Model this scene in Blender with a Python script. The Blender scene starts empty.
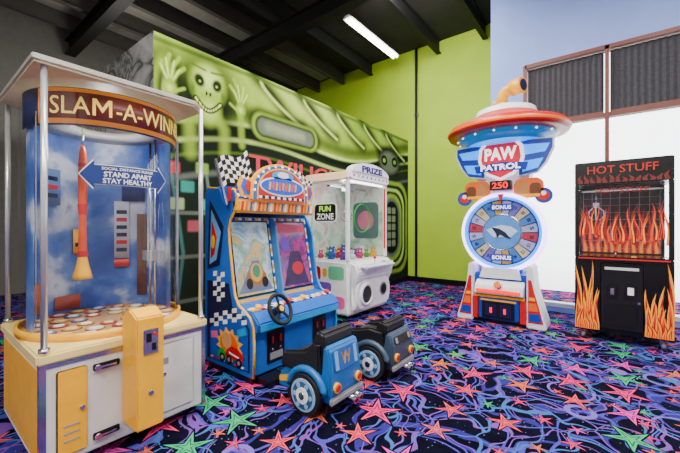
import bpy, bmesh, math, random
import numpy as np
from mathutils import Matrix, Vector
random.seed(7)
S=bpy.context.scene
COL=S.collection
pi=math.pi
# ---------------------------------------------------------------- materials
def C(h):
    h=h.lstrip('#'); v=[int(h[i:i+2],16)/255 for i in (0,2,4)]
    return tuple((x/12.92 if x<=.04045 else ((x+.055)/1.055)**2.4) for x in v)
_m={}
def mat(name,col,rough=.45,metal=0,emis=0,var=.07,scale=9,coat=0):
    if name in _m: return _m[name]
    if isinstance(col,str): col=C(col)
    m=bpy.data.materials.new(name); m.use_nodes=True; nt=m.node_tree; b=nt.nodes['Principled BSDF']
    tc=nt.nodes.new('ShaderNodeTexCoord'); n=nt.nodes.new('ShaderNodeTexNoise'); n.inputs['Scale'].default_value=scale
    nt.links.new(tc.outputs['Object'],n.inputs['Vector'])
    r=nt.nodes.new('ShaderNodeValToRGB'); nt.links.new(n.outputs['Fac'],r.inputs['Fac'])
    r.color_ramp.elements[0].position=.3; r.color_ramp.elements[1].position=.7
    r.color_ramp.elements[0].color=(*[c*(1-var) for c in col],1); r.color_ramp.elements[1].color=(*[min(1,c*(1+var)) for c in col],1)
    nt.links.new(r.outputs['Color'],b.inputs['Base Color'])
    b.inputs['Roughness'].default_value=rough; b.inputs['Metallic'].default_value=metal
    if coat: b.inputs['Coat Weight'].default_value=coat
    if emis:
        nt.links.new(r.outputs['Color'],b.inputs['Emission Color']); b.inputs['Emission Strength'].default_value=emis
    _m[name]=m; return m
def glassmat(name,fac=.03,edge=.35,tint=(1,1,1)):
    m=bpy.data.materials.new(name); m.use_nodes=True; nt=m.node_tree; nt.nodes.clear()
    o=nt.nodes.new('ShaderNodeOutputMaterial'); mx=nt.nodes.new('ShaderNodeMixShader'); t=nt.nodes.new('ShaderNodeBsdfTransparent')
    g=nt.nodes.new('ShaderNodeBsdfGlossy'); g.inputs['Roughness'].default_value=.03; t.inputs['Color'].default_value=(*tint,1)
    f=nt.nodes.new('ShaderNodeLayerWeight'); f.inputs['Blend'].default_value=.5
    pw=nt.nodes.new('ShaderNodeMath'); pw.operation='POWER'; pw.inputs[1].default_value=4; nt.links.new(f.outputs['Facing'],pw.inputs[0])
    ad=nt.nodes.new('ShaderNodeMath'); ad.operation='MULTIPLY_ADD'; ad.inputs[1].default_value=edge; ad.inputs[2].default_value=fac; nt.links.new(pw.outputs[0],ad.inputs[0])
    nt.links.new(ad.outputs[0],mx.inputs[0]); nt.links.new(t.outputs[0],mx.inputs[1]); nt.links.new(g.outputs[0],mx.inputs[2]); nt.links.new(mx.outputs[0],o.inputs[0])
    return m
class G:
    def __init__(s,name):
        s.m=bpy.data.materials.new(name); s.m.use_nodes=True; s.nt=s.m.node_tree; s.b=s.nt.nodes['Principled BSDF']
    def n(s,t): return s.nt.nodes.new(t)
    def put(s,sock,v):
        if isinstance(v,(int,float)): sock.default_value=v
        elif isinstance(v,tuple): sock.default_value=(*v,1) if len(v)==3 and len(sock.default_value)==4 else v
        else: s.nt.links.new(v,sock)
    def ma(s,op,a,b=0.0,c=None,clamp=False):
        n=s.n('ShaderNodeMath'); n.operation=op; n.use_clamp=clamp; s.put(n.inputs[0],a); s.put(n.inputs[1],b)
        if c is not None: s.put(n.inputs[2],c)
        return n.outputs[0]
    def mix(s,f,a,b):
        n=s.n('ShaderNodeMix'); n.data_type='RGBA'; s.put(n.inputs[0],f); s.put(n.inputs[6],a); s.put(n.inputs[7],b); return n.outputs[2]
    def ramp(s,f,stops,const=False):
        n=s.n('ShaderNodeValToRGB'); s.put(n.inputs[0],f); cr=n.color_ramp
        if const: cr.interpolation='CONSTANT'
        while len(cr.elements)<len(stops): cr.elements.new(.5)
        for e,(p,c) in zip(cr.elements,stops): e.position=p; e.color=(*c,1)
        return n.outputs[0]
    def comb(s,x,y,z):
        n=s.n('ShaderNodeCombineXYZ'); s.put(n.inputs[0],x); s.put(n.inputs[1],y); s.put(n.inputs[2],z); return n.outputs[0]

def carpet():
    g=G('star_carpet'); tc=g.n('ShaderNodeTexCoord'); sp=g.n('ShaderNodeSeparateXYZ'); g.nt.links.new(tc.outputs['Object'],sp.inputs[0])
    X,Y=sp.outputs[0],sp.outputs[1]
    base=g.n('ShaderNodeTexNoise'); base.inputs['Scale'].default_value=3.2; g.nt.links.new(tc.outputs['Object'],base.inputs['Vector'])
    col=g.ramp(base.outputs['Fac'],[(.35,(.002,.002,.006)),(.5,(.004,.004,.014)),(.6,(.002,.002,.007)),(.72,(.010,.007,.03))])
    nz=g.n('ShaderNodeTexNoise'); nz.inputs['Scale'].default_value=1.8; g.nt.links.new(tc.outputs['Object'],nz.inputs['Vector'])
    vm=g.n('ShaderNodeVectorMath'); vm.operation='MULTIPLY_ADD'; g.nt.links.new(nz.outputs['Color'],vm.inputs[0]); vm.inputs[1].default_value=(.8,.8,0); g.nt.links.new(tc.outputs['Object'],vm.inputs[2])
    for sc,w,c in ((2.1,.035,(.030,.022,.19)),(2.9,.022,(.06,.05,.36)),(3.6,.020,(.15,.055,.32)),(2.3,.014,(.04,.12,.36))):
        v=g.n('ShaderNodeTexVoronoi'); v.feature='DISTANCE_TO_EDGE'; v.inputs['Scale'].default_value=sc
        ad=g.n('ShaderNodeVectorMath'); ad.operation='ADD'; g.nt.links.new(vm.outputs[0],ad.inputs[0]); ad.inputs[1].default_value=(sc*7,sc*3,0)
        g.nt.links.new(ad.outputs[0],v.inputs['Vector'])
        msk=g.ma('LESS_THAN',v.outputs['Distance'],w); col=g.mix(msk,col,c)
    v=g.n('ShaderNodeTexVoronoi'); v.inputs['Scale'].default_value=1.9; g.nt.links.new(tc.outputs['Object'],v.inputs['Vector'])
    rg=g.ma('LESS_THAN',g.ma('ABSOLUTE',g.ma('SUBTRACT',v.outputs['Distance'],.30)),.018); col=g.mix(rg,col,(.16,.10,.42))
    v=g.n('ShaderNodeTexVoronoi'); v.inputs['Scale'].default_value=26; g.nt.links.new(tc.outputs['Object'],v.inputs['Vector'])
    col=g.mix(g.ma('LESS_THAN',v.outputs['Distance'],.11),col,(.18,.17,.40))
    pal=[(0,(.66,.03,.14)),(.14,(.03,.38,.14)),(.26,(.62,.05,.34)),(.40,(.68,.13,.05)),(.52,(.04,.22,.50)),(.62,(.70,.06,.08)),(.78,(.10,.42,.10)),(.88,(.66,.08,.12))]
    def layer(col,sc,ox,oy,seed,R,R2,keep=0.):
        px=g.ma('MULTIPLY_ADD',X,sc,ox); py=g.ma('MULTIPLY_ADD',Y,sc,oy)
        cx=g.ma('FLOOR',px); cy=g.ma('FLOOR',py)
        wn=g.n('ShaderNodeTexWhiteNoise'); wn.noise_dimensions='3D'; g.nt.links.new(g.comb(cx,cy,seed),wn.inputs['Vector'])
        s3=g.n('ShaderNodeSeparateColor'); g.nt.links.new(wn.outputs['Color'],s3.inputs[0])
        fx=g.ma('SUBTRACT',g.ma('SUBTRACT',px,cx),g.ma('MULTIPLY_ADD',s3.outputs[0],.24,.38))
        fy=g.ma('SUBTRACT',g.ma('SUBTRACT',py,cy),g.ma('MULTIPLY_ADD',s3.outputs[1],.24,.38))
        r=g.ma('SQRT',g.ma('ADD',g.ma('MULTIPLY',fx,fx),g.ma('MULTIPLY',fy,fy)))
        r=g.ma('MULTIPLY',r,g.ma('MULTIPLY_ADD',s3.outputs[0],.7,1.0))
        r=g.ma('ADD',r,g.ma('MULTIPLY',g.ma('LESS_THAN',s3.outputs[1],keep),9.))
        a=g.ma('ADD',g.ma('ARCTAN2',fy,fx),g.ma('MULTIPLY_ADD',s3.outputs[2],6.28,12.566))
        t=g.ma('PINGPONG',a,pi/5)
        A=1/R; B=(1/R2-A*math.cos(pi/5))/math.sin(pi/5)
        m=g.ma('MULTIPLY',r,g.ma('ADD',g.ma('MULTIPLY',g.ma('COSINE',t),A),g.ma('MULTIPLY',g.ma('SINE',t),B)))
        sc2=g.ramp(wn.outputs['Value'],pal,True)
        col=g.mix(g.ma('LESS_THAN',m,1.3),col,(.003,.003,.012))
        col=g.mix(g.ma('LESS_THAN',m,1.0),col,sc2)
        dk=g.mix(.78,sc2,(.015,.008,.06))
        col=g.mix(g.ma('LESS_THAN',m,.62),col,dk)
        col=g.mix(g.ma('LESS_THAN',m,.40),col,sc2)
        return col
    col=layer(col,5.6,.3,.7,5.0,.42,.11,.60)
    col=layer(col,2.9,.1,.45,1.0,.54,.15,.12)
    g.put(g.b.inputs['Base Color'],col); g.b.inputs['Roughness'].default_value=.95
    g.b.inputs['Specular IOR Level'].default_value=.03
    fb=g.n('ShaderNodeTexNoise'); fb.inputs['Scale'].default_value=220; g.nt.links.new(tc.outputs['Object'],fb.inputs['Vector'])
    bp=g.n('ShaderNodeBump'); bp.inputs['Strength'].default_value=.25; bp.inputs['Distance'].default_value=.004
    g.nt.links.new(fb.outputs['Fac'],bp.inputs['Height']); g.nt.links.new(bp.outputs[0],g.b.inputs['Normal'])
    return g.m
def noisecol(name,scale,stops,emis=0,rough=.5,dist=1.0,detail=3,stretch=(1,1,1)):
    g=G(name); tc=g.n('ShaderNodeTexCoord'); mp=g.n('ShaderNodeMapping'); mp.inputs['Scale'].default_value=stretch
    g.nt.links.new(tc.outputs['Object'],mp.inputs[0])
    n=g.n('ShaderNodeTexNoise'); n.inputs['Scale'].default_value=scale; n.inputs['Detail'].default_value=detail; n.inputs['Distortion'].default_value=dist
    g.nt.links.new(mp.outputs[0],n.inputs['Vector'])
    c=g.ramp(n.outputs['Fac'],stops); g.put(g.b.inputs['Base Color'],c); g.b.inputs['Roughness'].default_value=rough
    if emis: g.put(g.b.inputs['Emission Color'],c); g.b.inputs['Emission Strength'].default_value=emis
    return g.m

# ---------------------------------------------------------------- mesh building
def F(o,right,up):
    r=Vector(right).normalized(); u=Vector(up).normalized(); n=r.cross(u)
    M=Matrix.Identity(4)
    for i in range(3): M[i][0]=r[i]; M[i][1]=u[i]; M[i][2]=n[i]; M[i][3]=o[i]
    return M
def FRONT(y,x=0,z=0): return F((x,y,z),(1,0,0),(0,0,1))
def LEFT(x,y=0,z=0): return F((x,y,z),(0,-1,0),(0,0,1))
def RIGHT(x,y=0,z=0): return F((x,y,z),(0,1,0),(0,0,1))
class Thing:
    def __init__(s,name,label,cat,loc=(0,0,0),rz=0,group=None):
        e=bpy.data.objects.new(name,None); e.empty_display_size=.2; COL.objects.link(e); e.location=loc; e.rotation_euler=(0,0,rz)
        e['label']=label; e['category']=cat
        if group: e['group']=group
        s.o=e
class Part:
    def __init__(s,name,parent=None,label=None):
        s.name=name; s.parent=parent.o if isinstance(parent,Thing) else parent; s.label=label; s.bm=bmesh.new(); s.mats=[]
    def add(s,t,m,M=None,smooth=False,recalc=True):
        if m not in s.mats: s.mats.append(m)
        i=s.mats.index(m)
        if recalc: bmesh.ops.recalc_face_normals(t,faces=t.faces[:])
        if M is not None: t.transform(M)
        for f in t.faces:
            f.material_index=i; f.smooth=smooth and len(f.verts)<=4
        me=bpy.data.meshes.new('t'); t.to_mesh(me); t.free(); s.bm.from_mesh(me); bpy.data.meshes.remove(me); return s
    def box(s,a,b,m,bev=0,M=None):
        t=bmesh.new(); bmesh.ops.create_cube(t,size=1)
        sx,sy,sz=[abs(b[i]-a[i]) for i in range(3)]
        for v in t.verts: v.co=Vector(((a[0]+b[0])/2+v.co.x*sx,(a[1]+b[1])/2+v.co.y*sy,(a[2]+b[2])/2+v.co.z*sz))
        if bev: bmesh.ops.bevel(t,geom=t.edges[:],offset=bev,segments=2,affect='EDGES',clamp_overlap=True)
        return s.add(t,m,M)
    def cyl(s,p0,p1,r0,m,r1=None,seg=24,M=None):
        if r1 is None: r1=r0
        p0=Vector(p0); p1=Vector(p1); d=p1-p0; t=bmesh.new()
        bmesh.ops.create_cone(t,cap_ends=True,segments=seg,radius1=r0,radius2=r1,depth=d.length)
        q=d.to_track_quat('Z','Y').to_matrix().to_4x4(); q.translation=(p0+p1)/2; t.transform(q)
        return s.add(t,m,M,smooth=True)
    def prism(s,pts,h,m,M=None,z0=0,bev=0,seg=2,bend=None):
        t=bmesh.new()
        ar=sum(pts[i][0]*pts[(i+1)%len(pts)][1]-pts[(i+1)%len(pts)][0]*pts[i][1] for i in range(len(pts)))
        if ar<0: pts=pts[::-1]
        a=[t.verts.new((p[0],p[1],z0)) for p in pts]; b=[t.verts.new((p[0],p[1],z0+h)) for p in pts]
        n=len(pts); t.faces.new(b); t.faces.new(a[::-1])
        for i in range(n): t.faces.new((a[i],a[(i+1)%n],b[(i+1)%n],b[i]))
        t.normal_update()
        if bev: bmesh.ops.bevel(t,geom=t.edges[:],offset=bev,segments=seg,affect='EDGES',clamp_overlap=True); t.normal_update()
        bmesh.ops.triangulate(t,faces=[f for f in t.faces if len(f.verts)>4],ngon_method='EAR_CLIP')
        if bend:
            R,an,zz=bend; xs=[v.co.x for v in t.verts]; x0,x1=min(xs),max(xs); k=x0+.01
            while k<x1-.001:
                bmesh.ops.bisect_plane(t,geom=t.verts[:]+t.edges[:]+t.faces[:],plane_co=(k,0,0),plane_no=(1,0,0)); k+=.01
            for v in t.verts: A_=an+v.co.x/R; r_=R+v.co.z; v.co=Vector((r_*math.cos(A_),r_*math.sin(A_),zz+v.co.y))
        return s.add(t,m,M)
    def lathe(s,prof,m,M=None,seg=48,a0=0,a1=2*pi,smooth=True):
        t=bmesh.new(); full=abs(a1-a0-2*pi)<1e-4; k=seg if full else seg+1; rows=[]
        for r,z in prof:
            rows.append([t.verts.new((r*math.cos(a0+(a1-a0)*i/seg),r*math.sin(a0+(a1-a0)*i/seg),z)) for i in range(k)])
        for j in range(len(prof)-1):
            for i in range(seg):
                i2=(i+1)%k
                try: t.faces.new((rows[j][i],rows[j][i2],rows[j+1][i2],rows[j+1][i]))
                except Exception: pass
        bmesh.ops.remove_doubles(t,verts=t.verts[:],dist=1e-6)
        return s.add(t,m,M,smooth=smooth)
    def tube(s,pts,r,m,closed=False,seg=10,M=None):
        t=bmesh.new(); P=[Vector(p) for p in pts]; n=len(P); rings=[]; up=Vector((0,0,1))
        for i,p in enumerate(P):
            d=(P[(i+1)%n]-P[i-1]) if closed else (P[min(i+1,n-1)]-P[max(i-1,0)])
            d.normalize(); u=up if abs(d.dot(up))<.95 else Vector((1,0,0)); a=d.cross(u).normalized(); b=d.cross(a).normalized()
            if rings:
                if a.dot(pa)<0 and abs(a.dot(pa))>.3: a=-a; b=-b
            pa=a.copy()
            rings.append([t.verts.new(p+a*r*math.cos(2*pi*k/seg)+b*r*math.sin(2*pi*k/seg)) for k in range(seg)])
        for i in range(n if closed else n-1):
            for k in range(seg): t.faces.new((rings[i][k],rings[i][(k+1)%seg],rings[(i+1)%n][(k+1)%seg],rings[(i+1)%n][k]))
        if not closed: t.faces.new(rings[0][::-1]); t.faces.new(rings[-1])
        return s.add(t,m,M,smooth=True)
    def ring(s,R,r,m,M,seg=40,a0=0,a1=None):
        if a1 is None: return s.tube([(R*math.cos(2*pi*i/seg),R*math.sin(2*pi*i/seg),0) for i in range(seg)],r,m,True,8,M)
        return s.tube([(R*math.cos(a0+(a1-a0)*i/seg),R*math.sin(a0+(a1-a0)*i/seg),0) for i in range(seg+1)],r,m,False,8,M)
    def sph(s,c,r,m,M=None,sub=3):
        t=bmesh.new(); bmesh.ops.create_uvsphere(t,u_segments=8*sub,v_segments=5*sub,radius=1)
        if isinstance(r,(int,float)): r=(r,r,r)
        for v in t.verts: v.co=Vector((c[0]+v.co.x*r[0],c[1]+v.co.y*r[1],c[2]+v.co.z*r[2]))
        return s.add(t,m,M,smooth=True)
    def text(s,body,w,h,m,M,ext=.002,bold=.0,bend=None,cx=0,cy=0):
        cu=bpy.data.curves.new('t','FONT'); cu.body=body; cu.size=1; cu.extrude=.01; cu.offset=bold; cu.resolution_u=3
        ob=bpy.data.objects.new('t',cu); COL.objects.link(ob); bpy.context.view_layer.update()
        me=bpy.data.meshes.new_from_object(ob.evaluated_get(bpy.context.evaluated_depsgraph_get()))
        bpy.data.objects.remove(ob); bpy.data.curves.remove(cu)
        t=bmesh.new(); t.from_mesh(me); bpy.data.meshes.remove(me)
        xs=[v.co.x for v in t.verts]; ys=[v.co.y for v in t.verts]
        x0,x1,y0,y1=min(xs),max(xs),min(ys),max(ys)
        if bend:
            nn=max(2,int(w/.01))
            for k in range(1,nn):
                bmesh.ops.bisect_plane(t,geom=t.verts[:]+t.edges[:]+t.faces[:],plane_co=(x0+(x1-x0)*k/nn,0,0),plane_no=(1,0,0))
        for v in t.verts:
            x=(v.co.x-(x0+x1)/2)/(x1-x0)*w+cx; y=(v.co.y-(y0+y1)/2)/(y1-y0)*h+cy; z=v.co.z/.01*ext/2+ext/2
            if bend: 
                R,a=bend; v.co=Vector(((R+z)*math.cos(a+x/R),(R+z)*math.sin(a+x/R),y))
            else: v.co=Vector((x,y,z))
        return s.add(t,m,M,recalc=False)
    def done(s,kind=None):
        me=bpy.data.meshes.new(s.name); s.bm.to_mesh(me); s.bm.free()
        for m in s.mats: me.materials.append(m)
        o=bpy.data.objects.new(s.name,me); COL.objects.link(o)
        if s.parent is not None: o.parent=s.parent
        if s.label: o['label']=s.label
        if kind: o['kind']=kind
        return o
def ell(cx,cy,a,b,n=28,a0=0,a1=2*pi): return [(cx+a*math.cos(a0+(a1-a0)*i/n),cy+b*math.sin(a0+(a1-a0)*i/n)) for i in range(n)]
def rrect(x0,y0,x1,y1,r,n=6):
    out=[]
    for cx,cy,a in ((x1-r,y1-r,0),(x0+r,y1-r,pi/2),(x0+r,y0+r,pi),(x1-r,y0+r,1.5*pi)):
        for i in range(n+1): out.append((cx+r*math.cos(a+pi/2*i/n),cy+r*math.sin(a+pi/2*i/n)))
    return out
def tongue(x,z0,h,w,ph,amp=.25,n=12):
    L=[];R=[]
    for i in range(n+1):
        t=i/n; c=x+w*amp*2*math.sin(ph+t*4.6)*t; ww=w*.5*(1-t)**.8*(1+.35*math.sin(t*pi))
        L.append((c-ww,z0+h*t)); R.append((c+ww,z0+h*t))
    return L[:-1]+[((L[-1][0]),L[-1][1])]+R[:-1][::-1]
def flames(p,x0,x1,z0,z1,n,M,mats,rnd,lay=0,base=.1):
    w=(x1-x0)/n; order=list(range(n)); rnd.shuffle(order)
    p.prism([(x0,z0),(x1,z0),(x1,z0+(z1-z0)*base),(x0,z0+(z1-z0)*base)],.0008,mats[1],M,lay)
    for q,i in enumerate(order):
        x=x0+w*(i+.5); h=(z1-z0)*rnd.uniform(.55,1); ph=rnd.uniform(0,6.28); e=q*.00012
        p.prism(tongue(x,z0,h,w*1.05,ph),.0008,mats[0],M,lay+.001+e)
        p.prism(tongue(x,z0,h*.84,w*.74,ph),.0008,mats[1],M,lay+.0022+e)
        p.prism(tongue(x,z0,h*.58,w*.40,ph),.0008,mats[2],M,lay+.0034+e)
def room(part): 
    o=part.done('structure'); return o

# common mats
white=mat('white_laminate','#e4e4e2',.4); cream=mat('cream_trim','#e6d9a8',.4); black=mat('black_plastic','#08080a',.35); dark=mat('charcoal_metal','#15151a',.4,.3)
chrome=mat('chrome_steel','#c8c8cc',.2,1); yellow=mat('yellow_paint','#fcb404',.4); orange=mat('orange_plastic','#f06408',.4); red=mat('red_plastic','#c80c0c',.35)
blue=mat('blue_plastic','#1050b4',.3); navy=mat('navy_panel','#0a1440',.35); cyan=mat('cyan_plastic','#1898dc',.35); green=mat('green_plastic','#1c9c28',.4)
rubber=mat('black_rubber','#0c0c0e',.75); wht=mat('white_print','#f6f6f4',.5); pink=mat('pink_print','#f0609a',.5); grey=mat('grey_plastic','#8a8c90',.45)
clear=glassmat('clear_acrylic',.02,.3); winglass=glassmat('window_glazing',.02,.2); paleblue=mat('pale_blue_paint','#6aace0',.4)
dome=glassmat('dome_acrylic',.06,.35)
vinyl=mat('black_vinyl','#131315',.5,var=.2,scale=40)

# ---------------------------------------------------------------- ROOM
WX=-3.78; GY=7.52; WY=6.14; CZ=5.5; MH=3.37
fl=Part('floor'); fl.box((-9,-4,-.1),(5,8.2,0),carpet()); room(fl)
ceil=mat('ceiling_deck','#2e2c29',.9,var=.25,scale=2)
p=Part('ceiling'); p.box((-9,-4,CZ),(5,8.2,CZ+.1),ceil); room(p)
lime=mat('lime_wall_paint','#acce26',.7,var=.05,scale=2)
p=Part('wall_back'); p.box((-9,GY,0),(-1.55,GY+.12,CZ),lime); room(p)
bluewhite=mat('bluish_white_wall_paint','#859de0',.7,var=.05,scale=1.5)
p=Part('wall_window')
X0,X1=-1.034,4.6; Z0,Z1=.08,3.86
p.box((-1.55,WY,0),(X0,WY+.25,CZ),bluewhite).box((X0,WY,Z1),(5,WY+.25,CZ),bluewhite).box((X0,WY,0),(5,WY+.25,Z0),bluewhite).box((X1,WY,Z0),(5,WY+.25,Z1),bluewhite)
p.box((-1.55,WY+.25,0),(-1.43,GY+.12,CZ),bluewhite); room(p)
plain=mat('grey_wall_paint','#b9b9b6',.8)
p=Part('wall_right'); p.box((5,-4,0),(5.1,8.2,CZ),plain); room(p)
p=Part('wall_front'); p.box((-9,-4.1,0),(5,-4,CZ),plain); room(p)
p=Part('wall_far_side'); p.box((-9.1,-4,0),(-9,8.2,CZ),mat('dim_grey_wall_paint','#77756f',.8)); room(p)
mur=mat('mural_base_black','#0b0f0b',.75)
endm=noisecol('mural_end_paint',2.2,[(.35,(.34,.34,.33)),(.48,(.22,.23,.22)),(.54,(.03,.035,.03)),(.60,(.26,.27,.25)),(.66,(.05,.06,.05)),(.8,(.42,.42,.4))],rough=.75)
p=Part('wall_left'); p.box((-8,1.65,0),(WX,GY,MH),mur); p.box((-8,1.645,0),(WX,1.65,MH),endm)
wl=room(p)
W=F((WX+.002,0,0),(0,1,0),(0,0,1))
NY,NZ=560,320
ys=np.linspace(1.652,7.515,NY); zs=np.linspace(.02,3.368,NZ); YY,ZZ=np.meshgrid(ys,zs)
img=np.zeros((NZ,NY,3)); 
def sst(x,a,b): t=np.clip((x-a)/(b-a),0,1); return t*t*(3-2*t)
def wob(s,k): 
    r=np.random.RandomState(k); o=0
    for i in range(6):
        a,b,c=r.uniform(-s,s),r.uniform(-s,s),r.uniform(0,6); o=o+np.sin(YY*a+ZZ*b+c)
    return o/6
def paint(mask,c):
    global img
    mask=np.clip(mask,0,1)[...,None]; img=img*(1-mask)+np.array(c)*mask
def dline(pts):
    D=np.full(YY.shape,9.)
    for (a,b),(c,d) in zip(pts[:-1],pts[1:]):
        vx,vy=c-a,d-b; L=vx*vx+vy*vy+1e-9; t=np.clip(((YY-a)*vx+(ZZ-b)*vy)/L,0,1)
        D=np.minimum(D,np.hypot(YY-a-t*vx,ZZ-b-t*vy))
    return D
def brush(pts,w,c,soft=.5,k=1): 
    D=dline(pts); paint(k*(1-sst(D,w*(1-soft),w)),c)
def bl(cy,cz,a,b,c,soft=.25,k=1,rot=0):
    y=YY-cy; z=ZZ-cz; yr=y*math.cos(rot)+z*math.sin(rot); zr=-y*math.sin(rot)+z*math.cos(rot)
    r=np.sqrt((yr/a)**2+(zr/b)**2); paint(k*(1-sst(r,1-soft,1)),c)
def rr(y0,z0,y1,z1,rad,c,soft=.03,k=1,outline=None):
    qx=np.abs(YY-(y0+y1)/2)-(y1-y0)/2+rad; qy=np.abs(ZZ-(z0+z1)/2)-(z1-z0)/2+rad
    d=np.hypot(np.maximum(qx,0),np.maximum(qy,0))+np.minimum(np.maximum(qx,qy),0)-rad
    if outline: d=np.abs(d)-outline
    paint(k*(1-sst(d,-soft,soft)),c)
def crv(f,n=26): return [f(i/n) for i in range(n+1)]
LI=(.27,.42,.04); PL=(.54,.70,.18); DK=(.004,.008,.004); GG=(.13,.16,.11); MD=(.06,.12,.012)
paint(np.ones_like(YY),DK); paint(.5+.5*wob(2.5,3),(.02,.03,.02))
edge=lambda y: 2.30+.16*np.sin((y-1.66)*1.25+.2)+.085*(y-1.66)
e=ZZ-edge(YY)
paint(sst(e,-.05,.05),LI); paint(sst(e,0,.9)*(.30+.5*wob(3,5)),PL); paint(sst(e,.05,.5)*np.clip(wob(4,9)*1.8,0,1),MD)
ep=[(y,edge(y)) for y in np.linspace(1.6,7.6,40)]
brush([(a,b+.24) for a,b in ep],.18,DK,.95,.7); brush([(a,b+.08) for a,b in ep],.05,PL,.9); brush(ep,.085,DK,.7)
brush([(a,b-.13) for a,b in ep],.05,PL,.95,.7); brush([(a,b-.30) for a,b in ep],.035,MD,.9,.9); brush([(a,b-.55) for a,b in ep],.06,(.12,.13,.11),.9,.8)
for k in range(5):
    a=2.95+k*.85
    brush(crv(lambda t:(a+.95*t,3.38-.50*t**.7+.05*math.sin(t*6))),.19,DK,.98,.95); brush(crv(lambda t:(a+.12+.85*t,3.30-.46*t**.7)),.045,PL,.95,.9)
brush([(1.66,3.3),(3.2,3.33),(5,3.31),(7.5,3.33)],.05,MD,.9,.8)
bl(1.76,2.80,.26,.62,DK,.5,.97); bl(1.76,2.80,.18,.50,LI,.5); bl(1.76,2.78,.12,.40,DK,.7,.9); bl(1.76,2.76,.05,.25,PL,.9,.8)
rr(2.86,2.46,4.30,2.93,.22,DK,.08); rr(2.92,2.51,4.24,2.88,.18,LI,.04); rr(2.99,2.56,4.17,2.83,.13,GG,.04); rr(2.99,2.56,4.17,2.83,.13,DK,.03,.95,.02); rr(3.15,2.64,3.95,2.76,.06,(.26,.30,.18),.07)
# ghost: large soft smiling face
bl(2.28,2.85,.70,.76,DK,.7,.97)
brush([(2.06,2.15),(2.04,2.5),(2.2,2.68)],.13,LI,.95,.7); brush([(2.5,2.2),(2.50,2.5),(2.36,2.68)],.12,LI,.95,.7)
bl(2.28,3.00,.30,.32,LI,.45); bl(2.28,2.72,.22,.28,LI,.5); bl(2.28,3.06,.24,.22,PL,.95,.95); bl(2.28,2.70,.16,.18,PL,.95,.8); bl(2.08,2.90,.06,.12,MD,.95,.85); bl(2.48,2.90,.06,.12,MD,.95,.85)
for dx in (-1,1):
    bl(2.28+dx*.115,3.02,.085,.10,(.01,.02,.005),.5,1,-dx*.3); bl(2.28+dx*.11,3.01,.022,.022,PL,.8,.8)
    brush([(2.28+dx*.04,3.16),(2.28+dx*.20,3.18)],.026,MD,.9,.9)
bl(2.256,2.89,.018,.035,DK,.5); bl(2.304,2.89,.018,.035,DK,.5)
sm=crv(lambda t:(2.28-.16+.32*t,2.80-.11*math.sin(t*pi))); brush(sm,.045,DK,.5); brush(sm,.020,PL,.6)
for k in range(8):
    t=.12+.76*k/7; y_=2.28-.16+.32*t; z_=2.80-.11*math.sin(t*pi); brush([(y_,z_+.022),(y_,z_-.022)],.007,DK,.5)
for s_ in (-1,1):
    cx=2.28+s_*.46; bl(cx,2.82,.10,.12,LI,.55); bl(cx,2.82,.06,.07,PL,.9,.8)
    for k in range(4):
        a=pi/2+(k-1.5)*.34; l=(.21,.28,.28,.21)[k]; brush([(cx+.05*math.cos(a),2.85+.06*math.sin(a)),(cx+(.05+l*.6)*math.cos(a),2.85+(.06+l*.6)*math.sin(a)),(cx+(.05+l)*math.cos(a+.15*s_),2.85+(.06+l)*math.sin(a))],.035,LI,.8); brush([(cx+.07*math.cos(a),2.85+.08*math.sin(a)),(cx+(.05+l*.8)*math.cos(a),2.85+(.06+l*.8)*math.sin(a))],.014,PL,.8)
    brush([(cx-s_*.05,2.80),(cx-s_*.16,2.86)],.03,LI,.8); brush([(cx,2.72),(cx+s_*.02,2.36)],.08,LI,.9,.8)
for k in range(11):
    y=1.85+k*.42; brush([(y,.05),(y+.12,1.0),(y-.02,1.95)],.028,(.12,.16,.14) if k%2 else (.05,.17,.15),.6,.9)
for z in (.45,.95,1.45): brush([(1.66,z),(5.6,z+.05)],.03,(.13,.15,.12),.6,.9)
for (y,z,c) in ((1.85,1.95,(.5,.05,.06)),(2.02,1.75,(.03,.25,.2)),(2.2,1.98,(.2,.35,.05)),(1.9,1.55,(.3,.4,.2)),(2.25,1.55,(.05,.3,.25)),(2.1,1.3,(.4,.08,.1))): rr(y-.08,z-.06,y+.08,z+.07,.02,c,.015)
bl(6.62,2.72,.62,.40,DK,.4); bl(6.62,2.70,.5,.30,GG,.45); bl(6.4,2.72,.15,.13,DK,.3); bl(6.85,2.74,.15,.13,DK,.3); bl(6.4,2.72,.08,.06,LI,.5); bl(6.85,2.74,.08,.06,LI,.5)
for a,b,c in ((.74,1.02,LI),(.66,.94,DK),(.58,.86,PL),(.52,.80,DK),(.46,.74,LI),(.38,.66,GG),(.30,.58,DK)): rr(6.72-a,1.28-b,6.72+a,1.28+b,min(a,.42)-.01,c,.035)
for z in range(5):
    for q in range(2): rr(6.53+q*.2,.86+z*.18,6.69+q*.2,1.0+z*.18,.03,(.2,.24,.16),.015)
for q in range(3): bl(5.35,2.1-q*.62,.34,.25,LI,.35); bl(5.35,2.1-q*.62,.25,.17,DK,.4); bl(5.35,2.1-q*.62,.14,.08,GG,.5)
me=bpy.data.meshes.new('mural_painting')
vs=np.stack([np.full(YY.size,WX+.004),YY.ravel(),ZZ.ravel()],1)
idx=np.arange(NY*NZ).reshape(NZ,NY); fs=np.stack([idx[:-1,:-1],idx[:-1,1:],idx[1:,1:],idx[1:,:-1]],-1).reshape(-1,4)
me.from_pydata(vs.tolist(),[],fs.tolist()); ca=me.color_attributes.new('paint','FLOAT_COLOR','POINT')
ca.data.foreach_set('color',np.concatenate([np.clip(img,0,1).reshape(-1,3),np.ones((NY*NZ,1))],1).astype(np.float32).ravel())
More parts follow.
